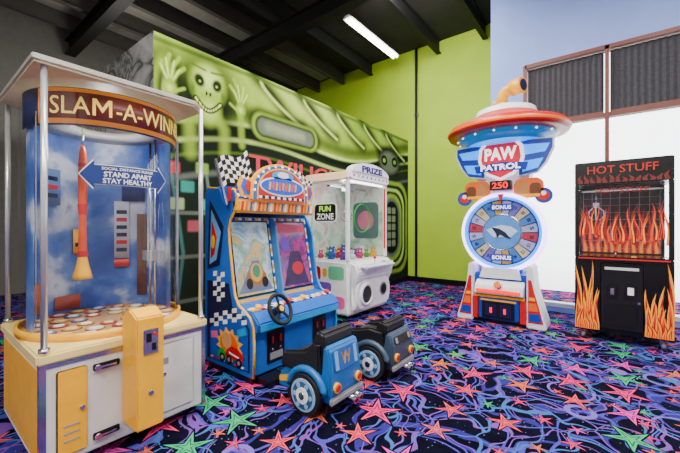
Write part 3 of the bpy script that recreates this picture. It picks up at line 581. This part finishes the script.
# ---------------------------------------------------------------- C: ride seats
def rideseat(name_label,loc,bodym,hubm,back,letter):
    T=Thing('ride_seat',name_label,'arcade seat',loc,pi/2); bt=back-.06
    p=Part('body',T)
    pr=[(-.235,.10),(-.255,.20),(-.250,.32),(-.225,bt-.02),(-.21,bt+.005),(-.175,bt),(-.16,.30),(.12,.27),(.20,.25),(.26,.20),(.27,.10)]
    p.prism(pr,.35,bodym,F((-.175,0,0),(0,1,0),(0,0,1)),0,.026,3)
    p.box((-.15,-.20,.03),(.15,.19,.10),black); p.box((-.19,-.268,.10),(.19,-.24,.15),grey,.012)
    p.prism([(-.13,.17),(-.25,.14),(-.25,.18),(-.13,.22)],.004,yellow if letter else grey,LEFT(-.175)); p.prism([(.20,.20),(.14,.30),(.08,.33),(.08,.28),(.13,.22)],.004,wht if letter else grey,LEFT(-.175)); p.done()
    q=Part('seat',T,'black vinyl seat with side bolsters and backrest'); q.box((-.165,-.16,.26),(.165,.22,.35),vinyl,.03)
    q.prism([(-.15,.30),(-.185,bt+.0),(-.18,back+.015),(-.155,back+.035),(-.11,back+.03),(-.08,back-.02),(-.05,.34)],.34,vinyl,F((-.17,0,0),(0,1,0),(0,0,1)),0,.025,3)
    for s in (-1,1): q.prism([(-.16,.26),(-.16,back-.04),(-.10,back-.04),(-.02,.43),(.10,.40),(.21,.38),(.24,.26)],.05,vinyl,F((s*.165-.025,0,0),(0,1,0),(0,0,1)),0,.02,3)
    q.done()
    for sx in (-1,1):
        yy,rr_=-.05,.14
        q=Part('wheel',T,'black tyre with pale blue hub'); x=sx*.205; q.cyl((x-.028,yy,rr_),(x+.028,yy,rr_),rr_,rubber,seg=36); 
        f=x+sx*.028; q.cyl((x,yy,rr_),(f+sx*.006,yy,rr_),rr_*.80,hubm,seg=32); q.cyl((f+sx*.006,yy,rr_),(f+sx*.010,yy,rr_),rr_*.66,mat('hub_dark_blue','#2c5880',.4),seg=28)  # darker blue disc on the hub face
        q.cyl((f+sx*.010,yy,rr_),(f+sx*.016,yy,rr_),rr_*.40,wht,seg=24); q.cyl((f+sx*.016,yy,rr_),(f+sx*.022,yy,rr_),rr_*.18,chrome,seg=20)
        for k in range(6):
            a=2*pi*k/6; cy,cz=yy+rr_*.53*math.cos(a),rr_+rr_*.53*math.sin(a); q.cyl((f+sx*.009,cy,cz),(f+sx*.014,cy,cz),rr_*.12,hubm,seg=12)
        q.done()
        q=Part('fender',T); q.tube([(sx*.200,-.05+.168*math.cos(a),.14+.168*math.sin(a)) for a in [pi*.05+pi*.9*k/14 for k in range(15)]],.026,bodym,False,10); q.done()
        q=Part('tail_light',T,'red round tail light with yellow surround'); q.cyl((sx*.125,-.25,.21),(sx*.125,-.272,.21),.034,yellow); q.cyl((sx*.125,-.272,.21),(sx*.125,-.278,.21),.022,red); q.done()
    for x in (.05,.11):
        q=Part('exhaust_pipe',T,'chrome exhaust pipe'); q.cyl((x,-.15,.09),(x,-.30,.07),.02,chrome,r1=.026); q.cyl((x,-.3002,.07),(x,-.301,.07),.018,black); q.done()
    q=Part('back_panel_graphic',T,'striped rear panel graphic'); tb=math.atan2(.025,bt-.32); M=F((0,-.2535,.31),(1,0,0),(0,math.sin(tb),math.cos(tb)))
    q.prism(rrect(-.14,.0,.14,bt-.335,.025),.002,mat('panel_blue','#1458a8',.35) if letter else dark,M,.002); 
    if letter: q.text(letter,.11,.085,yellow,M,ext=.004,bold=.04,cx=.0,cy=(bt-.33)/2)
    for s in (-1,1): q.prism([(s*.09,.01),(s*.125,.01),(s*.125,bt-.345),(s*.09,bt-.345)],.002,paleblue if letter else grey,M,.004)
    q.done()
hb=mat('hub_blue','#8cb8dc',.4)
rideseat('blue car shaped ride seat with black cushion and yellow letter',(-1.70,1.94,0),mat('car_blue','#1868b0',.35),hb,.54,'W')
rideseat('blue grey car shaped ride seat with pale blue wheel hubs',(-1.64,2.67,0),mat('car_blue_grey','#384a5e',.4),hb,.46,'')

# ---------------------------------------------------------------- D: white crane
T=Thing('white_claw_machine','white claw crane machine with glass sides and colourful toys','claw machine',(-3.19,4.295,0),pi/2)
cw=mat('crane_white','#f2f2f2',.3)
p=Part('base_cabinet',T); p.box((-.53,-.40,.06),(.53,.40,.82),cw,.03)
p.prism([(-.40,.10),(-.45,.13),(-.47,.22),(-.44,.34),(-.45,.46),(-.52,.60),(-.53,.70),(-.49,.79),(-.40,.82)],.98,cw,F((-.49,0,0),(0,1,0),(0,0,1)),0,.025,3)
L=LEFT(-.53)
for (a,b,c,d,m_) in ((-.36,.15,.34,.32,pink),(-.34,.36,.10,.50,mat('print_violet','#7a58b8',.5)),(-.3,.52,-.10,.72,red),(.05,.55,.33,.74,mat('print_mint','#6ac890',.5)),(-.06,.58,.02,.7,yellow)): p.prism(rrect(a,b,c,d,.05 if c-a>.1 else .03),.003,m_,L)
p.done()
p=Part('bumper_panel',T,'rounded white bumper shell with dark groove'); p.prism([(a,b) for a,b in rrect(-.46,.12,.46,.56,.18)],.05,cw,FRONT(-.44),0,.02,3); p.prism(rrect(-.44,.575,.44,.59,.005),.03,dark,FRONT(-.47)); p.done()
q=Part('prize_chute',T,'round dark prize opening'); q.lathe([(.165,0),(.16,.03),(.13,.035),(.12,.02)],cw,FRONT(-.485,-.22,.34),32); q.cyl((-.22,-.47,.34),(-.22,-.500,.34),.125,mat('chute_dark','#2c2c34',.4)); q.done()
q=Part('speaker_ring',T,'dark round vent'); q.cyl((.24,-.47,.36),(.24,-.50,.36),.10,grey); q.cyl((.24,-.50,.36),(.24,-.504,.36),.075,dark); q.done()
q=Part('control_panel',T,'control shelf with joystick and button'); q.box((-.40,-.62,.70),(.40,-.48,.78),cw,.03); q.cyl((-.1,-.56,.78),(-.1,-.56,.85),.008,chrome); q.sph((-.1,-.56,.86),.022,red,sub=2); q.cyl((.15,-.56,.78),(.15,-.56,.795),.03,green); q.done()
for x in (-.50,.50):
    for y in (-.37,.37):
        q=Part('corner_post',T); q.box((x-.028,y-.028,.82),(x+.028,y+.028,1.96),cw,.012); q.done()
for M,w in ((FRONT(-.385),.47),(LEFT(-.515),.34)):
    q=Part('glass_panel',T,'clear glass pane'); q.prism([(-w,.83),(w,.83),(w,1.95),(-w,1.95)],.004,clear,M); q.done()
pp=noisecol('pale_interior_print',3,[(.3,(.16,.34,.20)),(.45,(.42,.60,.45)),(.55,(.62,.72,.62)),(.65,(.6,.4,.40)),(.8,(.22,.42,.40))],rough=.4,emis=.05)
q=Part('back_panel',T,'pale mirrored rear panel'); q.box((-.47,.37,.83),(.47,.39,1.95),pp); q.done()
q=Part('side_wall',T,'pale green printed inner side wall'); q.box((.50,-.34,.83),(.515,.34,1.95),pp); q.prism(rrect(-.25,1.1,.25,1.7,.08),.003,mat('print_dusk','#4a6a64',.4),LEFT(.50)); q.prism(ell(0,1.4,.16,.16),.003,mat('print_rose','#c06a80',.4),LEFT(.497)); q.done()
p=Part('header',T,'rounded white lit header'); hl=mat('header_glow','#ffd0a0',.4,emis=.6)
p.box((-.55,-.43,1.95),(.55,.42,2.07),cw,.03); p.prism([(-.50,2.05)]+[(.50*math.cos(pi-pi*k/12),2.07+.15*math.sin(pi*k/12)) for k in range(13)]+[(.50,2.05)],.12,cw,FRONT(-.33),0,.01)
p.prism([(-.40,2.07)]+[(.40*math.cos(pi-pi*k/12),2.08+.105*math.sin(pi*k/12)) for k in range(13)]+[(.40,2.07)],.004,mat('header_pink','#dcd4ea',.4,emis=.4),FRONT(-.45))
p.prism(rrect(-.5,1.965,.5,2.055,.03),.004,mat('header_white_glow','#f4f4ff',.4,emis=.4),FRONT(-.43)); p.prism(rrect(-.38,1.96,.38,2.06,.03),.004,hl,LEFT(-.55))
for k in range(9): p.prism(ell(-.44+k*.11,2.01,.02,.02,12),.003,(red,yellow,green,cyan)[k%4],FRONT(-.435))
p.text('PRIZE',.55,.09,mat('purple_print','#2a1a7a',.4),FRONT(-.456),ext=.003,bold=.04,cy=2.12); p.done()
q=Part('inner_lamp',T,'glowing strip lamp under the header'); q.box((-.45,-.36,1.925),(.45,-.33,1.945),mat('crane_lamp_glow','#fff6e8',.3,emis=6)); q.done()
q=Part('glass_sign',T,'black round sign with white lettering'); L=LEFT(-.522); q.prism(rrect(-.24,1.36,.20,1.64,.06),.003,wht,L); q.prism(rrect(-.22,1.38,.18,1.62,.05),.002,mat('sign_black','#141414',.4),L,.003)
q.text('FUN',.22,.08,mat('sign_lime','#b8f050',.4,emis=.4),L,ext=.006,bold=.03,cx=-.02,cy=1.555).text('ZONE',.32,.09,wht,L,ext=.006,bold=.03,cx=-.02,cy=1.445); q.done()
q=Part('front_ring_decal',T,'thin green ring decal'); q.ring(.20,.009,green,F((-.18,-.392,1.42),(1,0,0),(0,0,1))); q.done()
q=Part('edge_light',T,'red light strip'); q.box((.42,-.41,.95),(.45,-.392,1.9),red,.006); q.done()
q=Part('claw',T,'chrome three finger claw on cable'); q.box((-.47,-.03,1.88),(.47,.03,1.91),chrome); q.box((-.08,-.08,1.85),(.08,.08,1.94),grey,.01); q.cyl((0,0,1.6),(0,0,1.86),.006,black); q.cyl((0,0,1.54),(0,0,1.62),.035,chrome)
for k in range(3):
    a=2*pi*k/3; c,s_=math.cos(a),math.sin(a); q.tube([(c*.03,s_*.03,1.55),(c*.10,s_*.10,1.50),(c*.11,s_*.11,1.43),(c*.05,s_*.05,1.37)],.007,chrome,seg=6)
q.done()
tc_=[mat('plush_'+n_,c_,.9) for n_,c_ in (('pink','#b83464'),('lime','#509018'),('yellow','#c89c18'),('blue','#2050a0'),('red','#a81818'),('orange','#c85c18'),('purple','#583090'),('white','#d8d8d8'))]
def plush(x,y,z,r,k,grp):
    t=Thing('plush_toy','small '+('pink','lime','yellow','blue','red','orange','purple','white')[k]+' round eared plush toy inside claw machine','toy',(x,y,z),random.uniform(-.6,.6)+pi/4,grp)
    p=Part('body',t); p.sph((0,0,r*.9),(r,r*.9,r*.9),tc_[k],sub=2); p.sph((0,-r*.1,r*2.1),(r*.7,r*.65,r*.62),tc_[k],sub=2)
    for s in (-1,1): p.sph((s*r*.5,0,r*2.65),r*.25,tc_[k],sub=1); p.sph((s*r*.8,-r*.5,r*1.1),(r*.3,r*.4,r*.3),tc_[k],sub=1); p.sph((s*r*.5,-r*.8,r*.3),(r*.33,r*.45,r*.3),tc_[k],sub=1)
    p.done()
    q=Part('face',t,'dark eyes and pale muzzle'); q.sph((0,-r*.65,r*1.95),(r*.3,r*.2,r*.22),tc_[7],sub=1)
    for s in (-1,1): q.sph((s*r*.25,-r*.68,r*2.25),r*.08,black,sub=1)
    q.done()
k=0
for i in range(5):
    for j in range(3):
        plush(-3.19-.22+j*.22+random.uniform(-.01,.01),4.295-.38+i*.19,.822,random.choice((.045,.055,.065)),k%8,'plush toys in the white claw machine'); k+=3

# ---------------------------------------------------------------- E: tower wheel game
T=Thing('tower_wheel_game','tall lookout tower wheel game with red roof and orange periscope','arcade machine',(-1.14,5.30,0),0)
tw=mat('tower_white','#e6e8ee',.35); tb=mat('tower_blue','#103ca8',.35); lit=mat('lit_lavender','#d0a8ff',.3,emis=6.5); litb=mat('lit_cyan','#1090ff',.3,emis=1.6); lr=mat('lit_red','#ff1404',.3,emis=1.5)
p=Part('pedestal',T,'blue pedestal with white control panel'); p.box((-.37,-.32,.03),(.37,.30,.66),tb,.02); p.box((-.25,-.43,.06),(.25,-.31,.34),tb,.015)
p.prism([(-.31,.36),(-.46,.40),(-.44,.50),(-.31,.58)],.60,tw,F((-.30,0,0),(0,1,0),(0,0,1)),0,.01)
p.box((-.27,-.472,.415),(.27,-.45,.46),lr,.003); p.prism([(-.31,.345),(.31,.345),(.31,.375),(-.31,.375)],.05,yellow,FRONT(-.36)); p.prism([(-.33,.05),(-.26,.05),(-.26,.34),(-.33,.34)],.10,red,FRONT(-.32)); p.prism([(.26,.05),(.33,.05),(.33,.34),(.26,.34)],.10,red,FRONT(-.32)); p.box((-.38,-.37,0),(.38,.32,.04),black); p.prism([(-.26,.60),(.26,.60),(.22,.74),(-.22,.74)],.05,tw,FRONT(-.30)); p.done()
for sx in (-1,1):
    q=Part('side_leg',T,'flared white leg panel with red and orange inset') 
    outer=[(.55-.15*math.sin(pi/2*k/8),.06+.72*k/8) for k in range(9)]
    q.prism([(sx*.33,.0),(sx*.55,.0)]+[(sx*a,b) for a,b in outer]+[(sx*.38,.80),(sx*.33,.80)],.40,tw,FRONT(0),0,.014)
    q.prism([(sx*.35,.08),(sx*.52,.08),(sx*.47,.28),(sx*.42,.46),(sx*.385,.62),(sx*.35,.62)],.004,red,FRONT(-.40)); q.prism([(sx*.36,.10),(sx*.50,.10),(sx*.475,.20),(sx*.36,.20)],.003,tb,FRONT(-.404)); q.prism([(sx*.36,.23),(sx*.465,.23),(sx*.44,.33),(sx*.36,.33)],.003,orange,FRONT(-.404)); q.prism([(sx*.36,.36),(sx*.43,.36),(sx*.42,.40),(sx*.36,.40)],.003,yellow,FRONT(-.404)); q.done()
q=Part('coin_door',T,'dark coin door with yellow trim'); q.box((-.20,-.44,.08),(.20,-.43,.30),dark,.004); q.box((-.16,-.446,.11),(-.02,-.439,.27),navy,.003); q.box((.02,-.446,.11),(.16,-.439,.27),navy,.003); q.box((-.10,-.45,.15),(-.07,-.445,.22),lr); q.box((.07,-.45,.15),(.10,-.445,.22),lr); q.box((-.22,-.438,.305),(.22,-.43,.325),yellow); q.done()
q=Part('play_button',T,'large orange push button'); q.cyl((0,-.41,.51),(0,-.452,.53),.055,chrome); q.cyl((0,-.452,.53),(0,-.468,.537),.045,orange); q.done()
p=Part('tower_body',T,'tapered blue and white tower housing'); p.box((-.24,-.16,.60),(.24,.26,2.40),tb,.03); p.prism([(-.26,1.62),(.26,1.62),(.42,2.42),(-.42,2.42)],.28,tw,FRONT(.08),0,.02); p.done()
zc=1.22
q=Part('wheel_ring',T,'glowing lavender and cyan light ring'); M=F((0,-.22,zc),(1,0,0),(0,0,1))
q.lathe([(.485,-.06),(.53,-.06),(.545,0),(.53,.05),(.505,.062),(.49,.05)],lit,M,64); q.lathe([(.49,.05),(.475,.06),(.455,.04),(.45,0),(.455,-.06)],litb,M,64); q.done()
q=Part('wheel',T,'prize wheel with coloured wedge segments')
q.cyl((0,0,-.05),(0,0,.0),.45,mat('wheel_navy','#202c6c',.35),seg=64,M=M)
wc=[mat('wedge_'+n_,c_,.35,emis=.1) for n_,c_ in (('cream','#c0b088'),('sky','#3c70b4'),('gold','#c08c20'),('lilac','#6858ac'),('white','#9c9cc4'),('rose','#a83040'))]
nn=20
for k in range(nn):
    a0=2*pi*k/nn+.02; a1=2*pi*(k+1)/nn-.02
    q.prism([(.25*math.cos(a0),.25*math.sin(a0)),(.43*math.cos(a0),.43*math.sin(a0)),(.435*math.cos((a0+a1)/2),.435*math.sin((a0+a1)/2)),(.43*math.cos(a1),.43*math.sin(a1)),(.25*math.cos(a1),.25*math.sin(a1))],.006,wc[(4,1,0,3,4,2,1,0,4,5)[k%10]],M)
    q.text(str((5,8,20,10,4,50,6,12,15,25)[k%10]),.045,.045,navy,M@Matrix.Rotation((a0+a1)/2-pi/2,4,'Z')@Matrix.Translation((0,.37,.006)),ext=.003,bold=.02)
q.ring(.245,.012,chrome,M); q.cyl((0,0,0),(0,0,.012),.235,mat('hub_blue_light','#4c84c8',.3,emis=.2),seg=48,M=M)
q.prism([(-.2,.03),(-.1,.08),(.0,.10),(.12,.08),(.2,.02),(.12,-.06),(-.1,-.07)],.004,mat('hub_cloud','#b4cce8',.4,emis=.1),M,.012)
q.prism([(-.13,.07),(-.03,.05),(.05,.0),(.12,-.09),(.05,-.07),(-.02,-.03),(-.06,-.08),(-.07,-.02)],.004,mat('hub_dark','#1c2038',.4),M,.016)
gbn=mat('bonus_plate','#f4f4ff',.3,emis=.7)
for s in (1,-1):
    q.prism(rrect(-.15,s*.345-.045,.15,s*.345+.045,.03),.004,tb,M,.010); q.text('BONUS',.24,.055,gbn,M@Matrix.Translation((0,s*.345,.014)),ext=.004,bold=.03)
q.done()
q=Part('wheel_pointer',T,'red wheel pointer'); q.prism([(-.04,.52),(.04,.52),(0,.41)],.03,red,M,.05); q.done()
q=Part('score_display',T,'red numeric score display'); q.box((-.13,-.33,1.79),(.13,-.19,1.92),black,.01); q.text('250',.20,.09,lr,FRONT(-.33),ext=.004,bold=.02,cy=1.855); q.done()
for sx in (-1,1):
    q=Part('side_artwork',T,'orange and blue paneled artwork flanking the score')
    q.prism(rrect(min(sx*.15,sx*.50),1.68,max(sx*.15,sx*.50),1.94,.10),.03,orange,FRONT(-.20)); q.prism(rrect(min(sx*.18,sx*.32),1.71,max(sx*.18,sx*.32),1.90,.05),.004,mat('warm_tan','#b87a40',.4),FRONT(-.23)); q.prism(rrect(min(sx*.34,sx*.47),1.71,max(sx*.34,sx*.47),1.87,.05),.004,mat('deep_brown','#6a3a1c',.4),FRONT(-.23)); q.prism(rrect(min(sx*.18,sx*.46),1.69,max(sx*.18,sx*.46),1.73,.015),.004,yellow,FRONT(-.235))
    q.prism(ell(sx*.50,1.70,.10,.10),.03,tb,FRONT(-.20)); q.prism(ell(sx*.50,1.70,.065,.065),.004,red,FRONT(-.23)); q.prism(ell(sx*.50,1.73,.03,.03),.004,wht,FRONT(-.234)); q.done()
    q=Part('light_wing',T,'blue wing tapering down with cyan lit strips')
    q.prism([(sx*.20,1.96),(sx*.44,2.00),(sx*.54,2.12),(sx*.62,2.30),(sx*.62,2.44),(sx*.20,2.46)],.05,tw,FRONT(-.20),0,.008); q.prism([(sx*.22,1.98),(sx*.43,2.015),(sx*.52,2.13),(sx*.60,2.31),(sx*.60,2.42),(sx*.22,2.44)],.004,tb,FRONT(-.25))
    for j in range(2): q.prism([(sx*.26,2.02+j*.22),(sx*(.44+j*.08),2.06+j*.20),(sx*(.50+j*.07),2.18+j*.18),(sx*.26,2.16+j*.22)],.006,litb,FRONT(-.254))
    q.done()
q=Part('shield_logo',T,'pink red and white shield logo with lettering')
sh=[(-.20,2.46),(-.1,2.50),(0,2.515),(.1,2.50),(.20,2.46),(.27,2.38),(.29,2.22),(.26,2.10),(.17,2.00),(0,1.92),(-.17,2.00),(-.26,2.10),(-.29,2.22),(-.27,2.38)]
q.prism(sh,.03,mat('shield_silver','#f0e4f0',.3,emis=1.4),FRONT(-.27)); q.prism([(x*.86,2.21+(z-2.21)*.86) for x,z in sh],.004,mat('shield_red','#d81038',.3,emis=.6),FRONT(-.30))
lw=mat('lit_white_letter','#ffffff',.3,emis=1.6)
q.prism([(-.34,2.14),(0,2.17),(.34,2.14),(.31,2.04),(0,2.06),(-.31,2.04)],.006,mat('shield_navy','#0c2c9a',.3,emis=.3),FRONT(-.308))
q.text('PAW',.40,.17,lw,FRONT(-.306),ext=.006,bold=.03,cy=2.285); q.text('PATROL',.50,.08,lw,FRONT(-.316),ext=.005,bold=.03,cy=2.105); q.done()
q=Part('roof',T,'deep red two tier canopy with white crown and teal lit underside')
rr_d=mat('roof_red','#c01008',.35); teal=mat('roof_teal','#1478c0',.3,emis=.5)
q.lathe([(.72,2.57),(.76,2.575),(.78,2.61),(.775,2.66),(.74,2.70),(.58,2.75),(.46,2.81),(.40,2.86)],rr_d,None,48)
q.lathe([(.62,2.565),(.72,2.57)],rr_d,None,48); q.lathe([(.50,2.45),(.52,2.49),(.60,2.50),(.625,2.53),(.62,2.565)],teal,None,48); q.lathe([(0,2.42),(.34,2.42),(.44,2.435),(.50,2.45)],litb,None,48); q.lathe([(.40,2.86),(.38,2.93),(.28,2.97),(0,2.98)],tw,None,48)
q.lathe([(.782,2.61),(.79,2.63),(.782,2.65)],mat('roof_orange_band','#f07010',.35,emis=.1),None,48)
q.done()
for k in range(16):
    a=2*pi*k/16; q=Part('roof_bulb',T,'glowing bulb under the roof rim'); q.sph((.64*math.cos(a),.64*math.sin(a),2.53),.014,bulb,sub=1); q.done()
q=Part('periscope',T,'yellow orange periscope with dark lens'); oy=mat('periscope_orange','#fcaa04',.3); Mp=Matrix.Translation((-.02,0,2.95))@Matrix.Scale(1.2,4)@Matrix.Translation((0,0,-2.97))
q.cyl((-.02,0,2.97),(-.02,0,3.10),.06,oy,M=Mp); q.cyl((-.02,0,2.97),(-.02,0,3.02),.09,red,M=Mp); q.tube([(-.02,0,3.06),(-.015,0,3.14),(.02,-.01,3.185),(.08,-.03,3.20),(.16,-.06,3.20)],.062,oy,seg=16,M=Mp); q.cyl((.10,-.038,3.20),(.22,-.085,3.20),.088,oy,M=Mp); q.cyl((.22,-.085,3.20),(.225,-.087,3.20),.065,navy,M=Mp)
q.box((-.12,-.015,3.07),(-.03,.015,3.10),yellow,M=Mp); q.done()

# ---------------------------------------------------------------- F: flame claw machine
T=Thing('black_claw_machine','black claw crane machine covered in orange flame graphics','claw machine',(.125,5.30,0),0)
T.o.scale=(1.05,1,1.02)
kb=mat('cabinet_black','#060607',.25)
p=Part('cabinet',T); p.box((-.405,-.40,.10),(.405,.40,.93),kb,.008); p.box((-.405,-.40,1.75),(.405,.40,2.0),kb,.008); p.box((-.40,.37,.93),(.40,.40,1.75),kb)
for x in (-.385,.385):
    for y in (-.38,.38): p.box((x-.02,y-.02,.93),(x+.02,y+.02,1.75),kb)
p.done()
for x in (-.33,.33):
    for y in (-.33,.33):
        q=Part('caster',T,'small swivel caster wheel'); q.cyl((x-.015,y,.035),(x+.015,y,.035),.035,grey,seg=20); q.box((x-.025,y-.02,.03),(x-.018,y+.02,.09),chrome).box((x+.018,y-.02,.03),(x+.025,y+.02,.09),chrome).box((x-.035,y-.035,.085),(x+.035,y+.035,.10),chrome); q.done()
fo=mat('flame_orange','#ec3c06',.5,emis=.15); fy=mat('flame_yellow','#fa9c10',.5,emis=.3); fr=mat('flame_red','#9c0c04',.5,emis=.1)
rn=random.Random(5)
Ff=FRONT(-.4)
for (x0,x1) in ((-.40,-.185),(.185,.40)):
    p=Part('flame_graphic',T,'slender red orange and yellow flame artwork'); flames(p,x0,x1,.12,.92,4,Ff,(fy,fr,fo),rn); flames(p,x0+.01,x1-.01,.12,.66,5,Ff,(fy,fo,fr),rn,.006); flames(p,x0+.015,x1-.015,.12,.36,5,Ff,(fr,fy,fo),rn,.012); p.done()
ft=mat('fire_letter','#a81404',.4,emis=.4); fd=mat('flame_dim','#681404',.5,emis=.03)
p=Part('flame_graphic',T,'low dim flames along the marquee'); flames(p,-.38,.38,1.76,1.88,14,Ff,(kb,fd,fd),rn); p.done()
q=Part('marquee_lettering',T,'flame red lettering'); q.text('HOT STUFF',.58,.085,ft,Ff,ext=.008,bold=.008,cy=1.905); q.done()
q=Part('glass_lettering',T,'dim orange lettering'); q.text('HOT STUFF',.44,.055,fr,FRONT(-.392),ext=.003,bold=-.0,cy=1.67); q.done()
q=Part('interior_backdrop',T,'flame backdrop behind the glass'); Fb=FRONT(.365)
q.prism([(-.38,.94),(.38,.94),(.38,1.74),(-.38,1.74)],.002,mat('ember_dark','#30180c',.5),Fb); flames(q,-.38,.38,.95,1.55,10,Fb,(fd,fr,fo),rn,.003); flames(q,-.37,.37,.95,1.25,11,Fb,(fr,fo,fy),rn,.009)
for k in range(9): q.prism([(-.36+k*.09,.95),(-.355+k*.09,.95),(-.355+k*.09,1.70),(-.36+k*.09,1.70)],.001,grey,Fb,.02)
for k in range(8): q.prism([(-.36,1.0+k*.09),(.36,1.0+k*.09),(.36,1.004+k*.09),(-.36,1.004+k*.09)],.001,grey,Fb,.0215)
q.done()
q=Part('front_glass',T,'clear front glass'); q.prism([(-.365,.94),(.365,.94),(.365,1.745),(-.365,1.745)],.004,clear,FRONT(-.385)); q.done()
q=Part('glass_flame_decal',T,'slender flames printed across the glass')
for i in range(26):
    x=-.355+i*.0284; h=rn.uniform(.22,.44); z0=1.14+rn.uniform(-.06,.04); ph=rn.uniform(0,6); mm=(fo,fy,fr)[i%3]
    q.prism(tongue(x,z0,h,.022,ph,.7),.0008,(fr,fo)[i%2],FRONT(-.389),.0001*i); q.prism(tongue(x,z0+.02,h*.75,.012,ph,1.1),.0008,mm,FRONT(-.389),.003+.0001*i)
q.done()
q=Part('control_shelf',T,'red edged control shelf with joystick'); q.box((-.37,-.47,.90),(.37,-.40,.945),kb,.008); q.box((-.37,-.474,.915),(.37,-.469,.93),red); q.cyl((-.05,-.435,.945),(-.05,-.435,1.0),.007,chrome); q.sph((-.05,-.435,1.01),.02,red,sub=2); q.cyl((.1,-.435,.945),(.1,-.435,.957),.022,yellow); q.done()
q=Part('service_door',T,'black lower door with coin slots'); q.box((-.175,-.412,.15),(.175,-.40,.88),dark,.006); q.box((-.14,-.418,.80),(.14,-.411,.83),wht,.002); q.box((-.12,-.417,.50),(-.03,-.411,.64),black,.003); q.box((.03,-.417,.50),(.12,-.411,.64),black,.003)
q.box((-.09,-.42,.53),(-.06,-.416,.60),chrome); q.box((.05,-.42,.54),(.10,-.416,.62),wht); q.box((-.13,-.416,.20),(.13,-.411,.42),black,.004); q.cyl((.14,-.412,.46),(.14,-.422,.46),.012,chrome); q.done()
q=Part('claw',T,'chrome claw on gantry'); q.box((-.36,-.02,1.69),(.36,.02,1.71),chrome); q.cyl((-.22,0,1.55),(-.22,0,1.70),.006,chrome); q.cyl((-.22,0,1.50),(-.22,0,1.56),.03,wht)
for k in range(3):
    a=2*pi*k/3+.5; c,s_=math.cos(a),math.sin(a); q.tube([(-.22+c*.025,s_*.025,1.51),(-.22+c*.08,s_*.08,1.46),(-.22+c*.085,s_*.085,1.40),(-.22+c*.04,s_*.04,1.35)],.006,wht,seg=6)
q.done()

# ---------------------------------------------------------------- lights
def area(loc,sx,sy,e,rot=(0,0,0),col=(1,1,1),portal=False):
    l=bpy.data.lights.new('added_area_light','AREA'); l.shape='RECTANGLE'; l.size=sx; l.size_y=sy; l.energy=e; l.color=col
    o=bpy.data.objects.new('added_area_light',l); o.location=loc; o.rotation_euler=rot; COL.objects.link(o)
    if portal: l.cycles.is_portal=True
    return o
for (x,y,e) in ((-1.8,1.0,175),(-1.8,3.4,190),(1.2,1.0,170),(1.2,3.6,150),(-.3,-2,340)):  # unseen area lights added overhead to light the room evenly
    area((x,y,5.0),1.4,1.4,e,col=(1,.96,.90))
area((-2.6,5.0,5.3),1.4,1.0,150,rot=(.8,0,0),col=(1,.98,.94))  # unseen area light added and tilted to brighten the lime wall
def point(loc,e,r=.1,col=(1,.95,.88)):
    l=bpy.data.lights.new('lamp','POINT'); l.energy=e; l.shadow_soft_size=r; l.color=col
    o=bpy.data.objects.new('lamp',l); o.location=loc; COL.objects.link(o)
point((-6.6,2.4,3.9),75,.2)  # point light added behind the mural block to brighten the ceiling, no real lamp
point((-2.72,.875,1.90),6,.06)
point((-3.19,4.2,1.84),5,.05)
area((1.75,WY+.3,2.0),5.6,3.7,100,rot=(-pi/2,0,0),portal=True)  # unseen portal added to guide sky light through the windows
w=bpy.data.worlds.new('sky'); S.world=w; w.use_nodes=True; bg_=w.node_tree.nodes['Background']; bg_.inputs[0].default_value=(.95,.97,1,1); bg_.inputs[1].default_value=6
# ---------------------------------------------------------------- camera
cam=bpy.data.cameras.new('camera'); cam.sensor_width=36; cam.lens=343/680*36; co=bpy.data.objects.new('camera',cam); COL.objects.link(co)
co.location=(0,0,1.3); co.rotation_euler=(pi/2,0,math.radians(37.9)); S.camera=co; cam.clip_start=.05
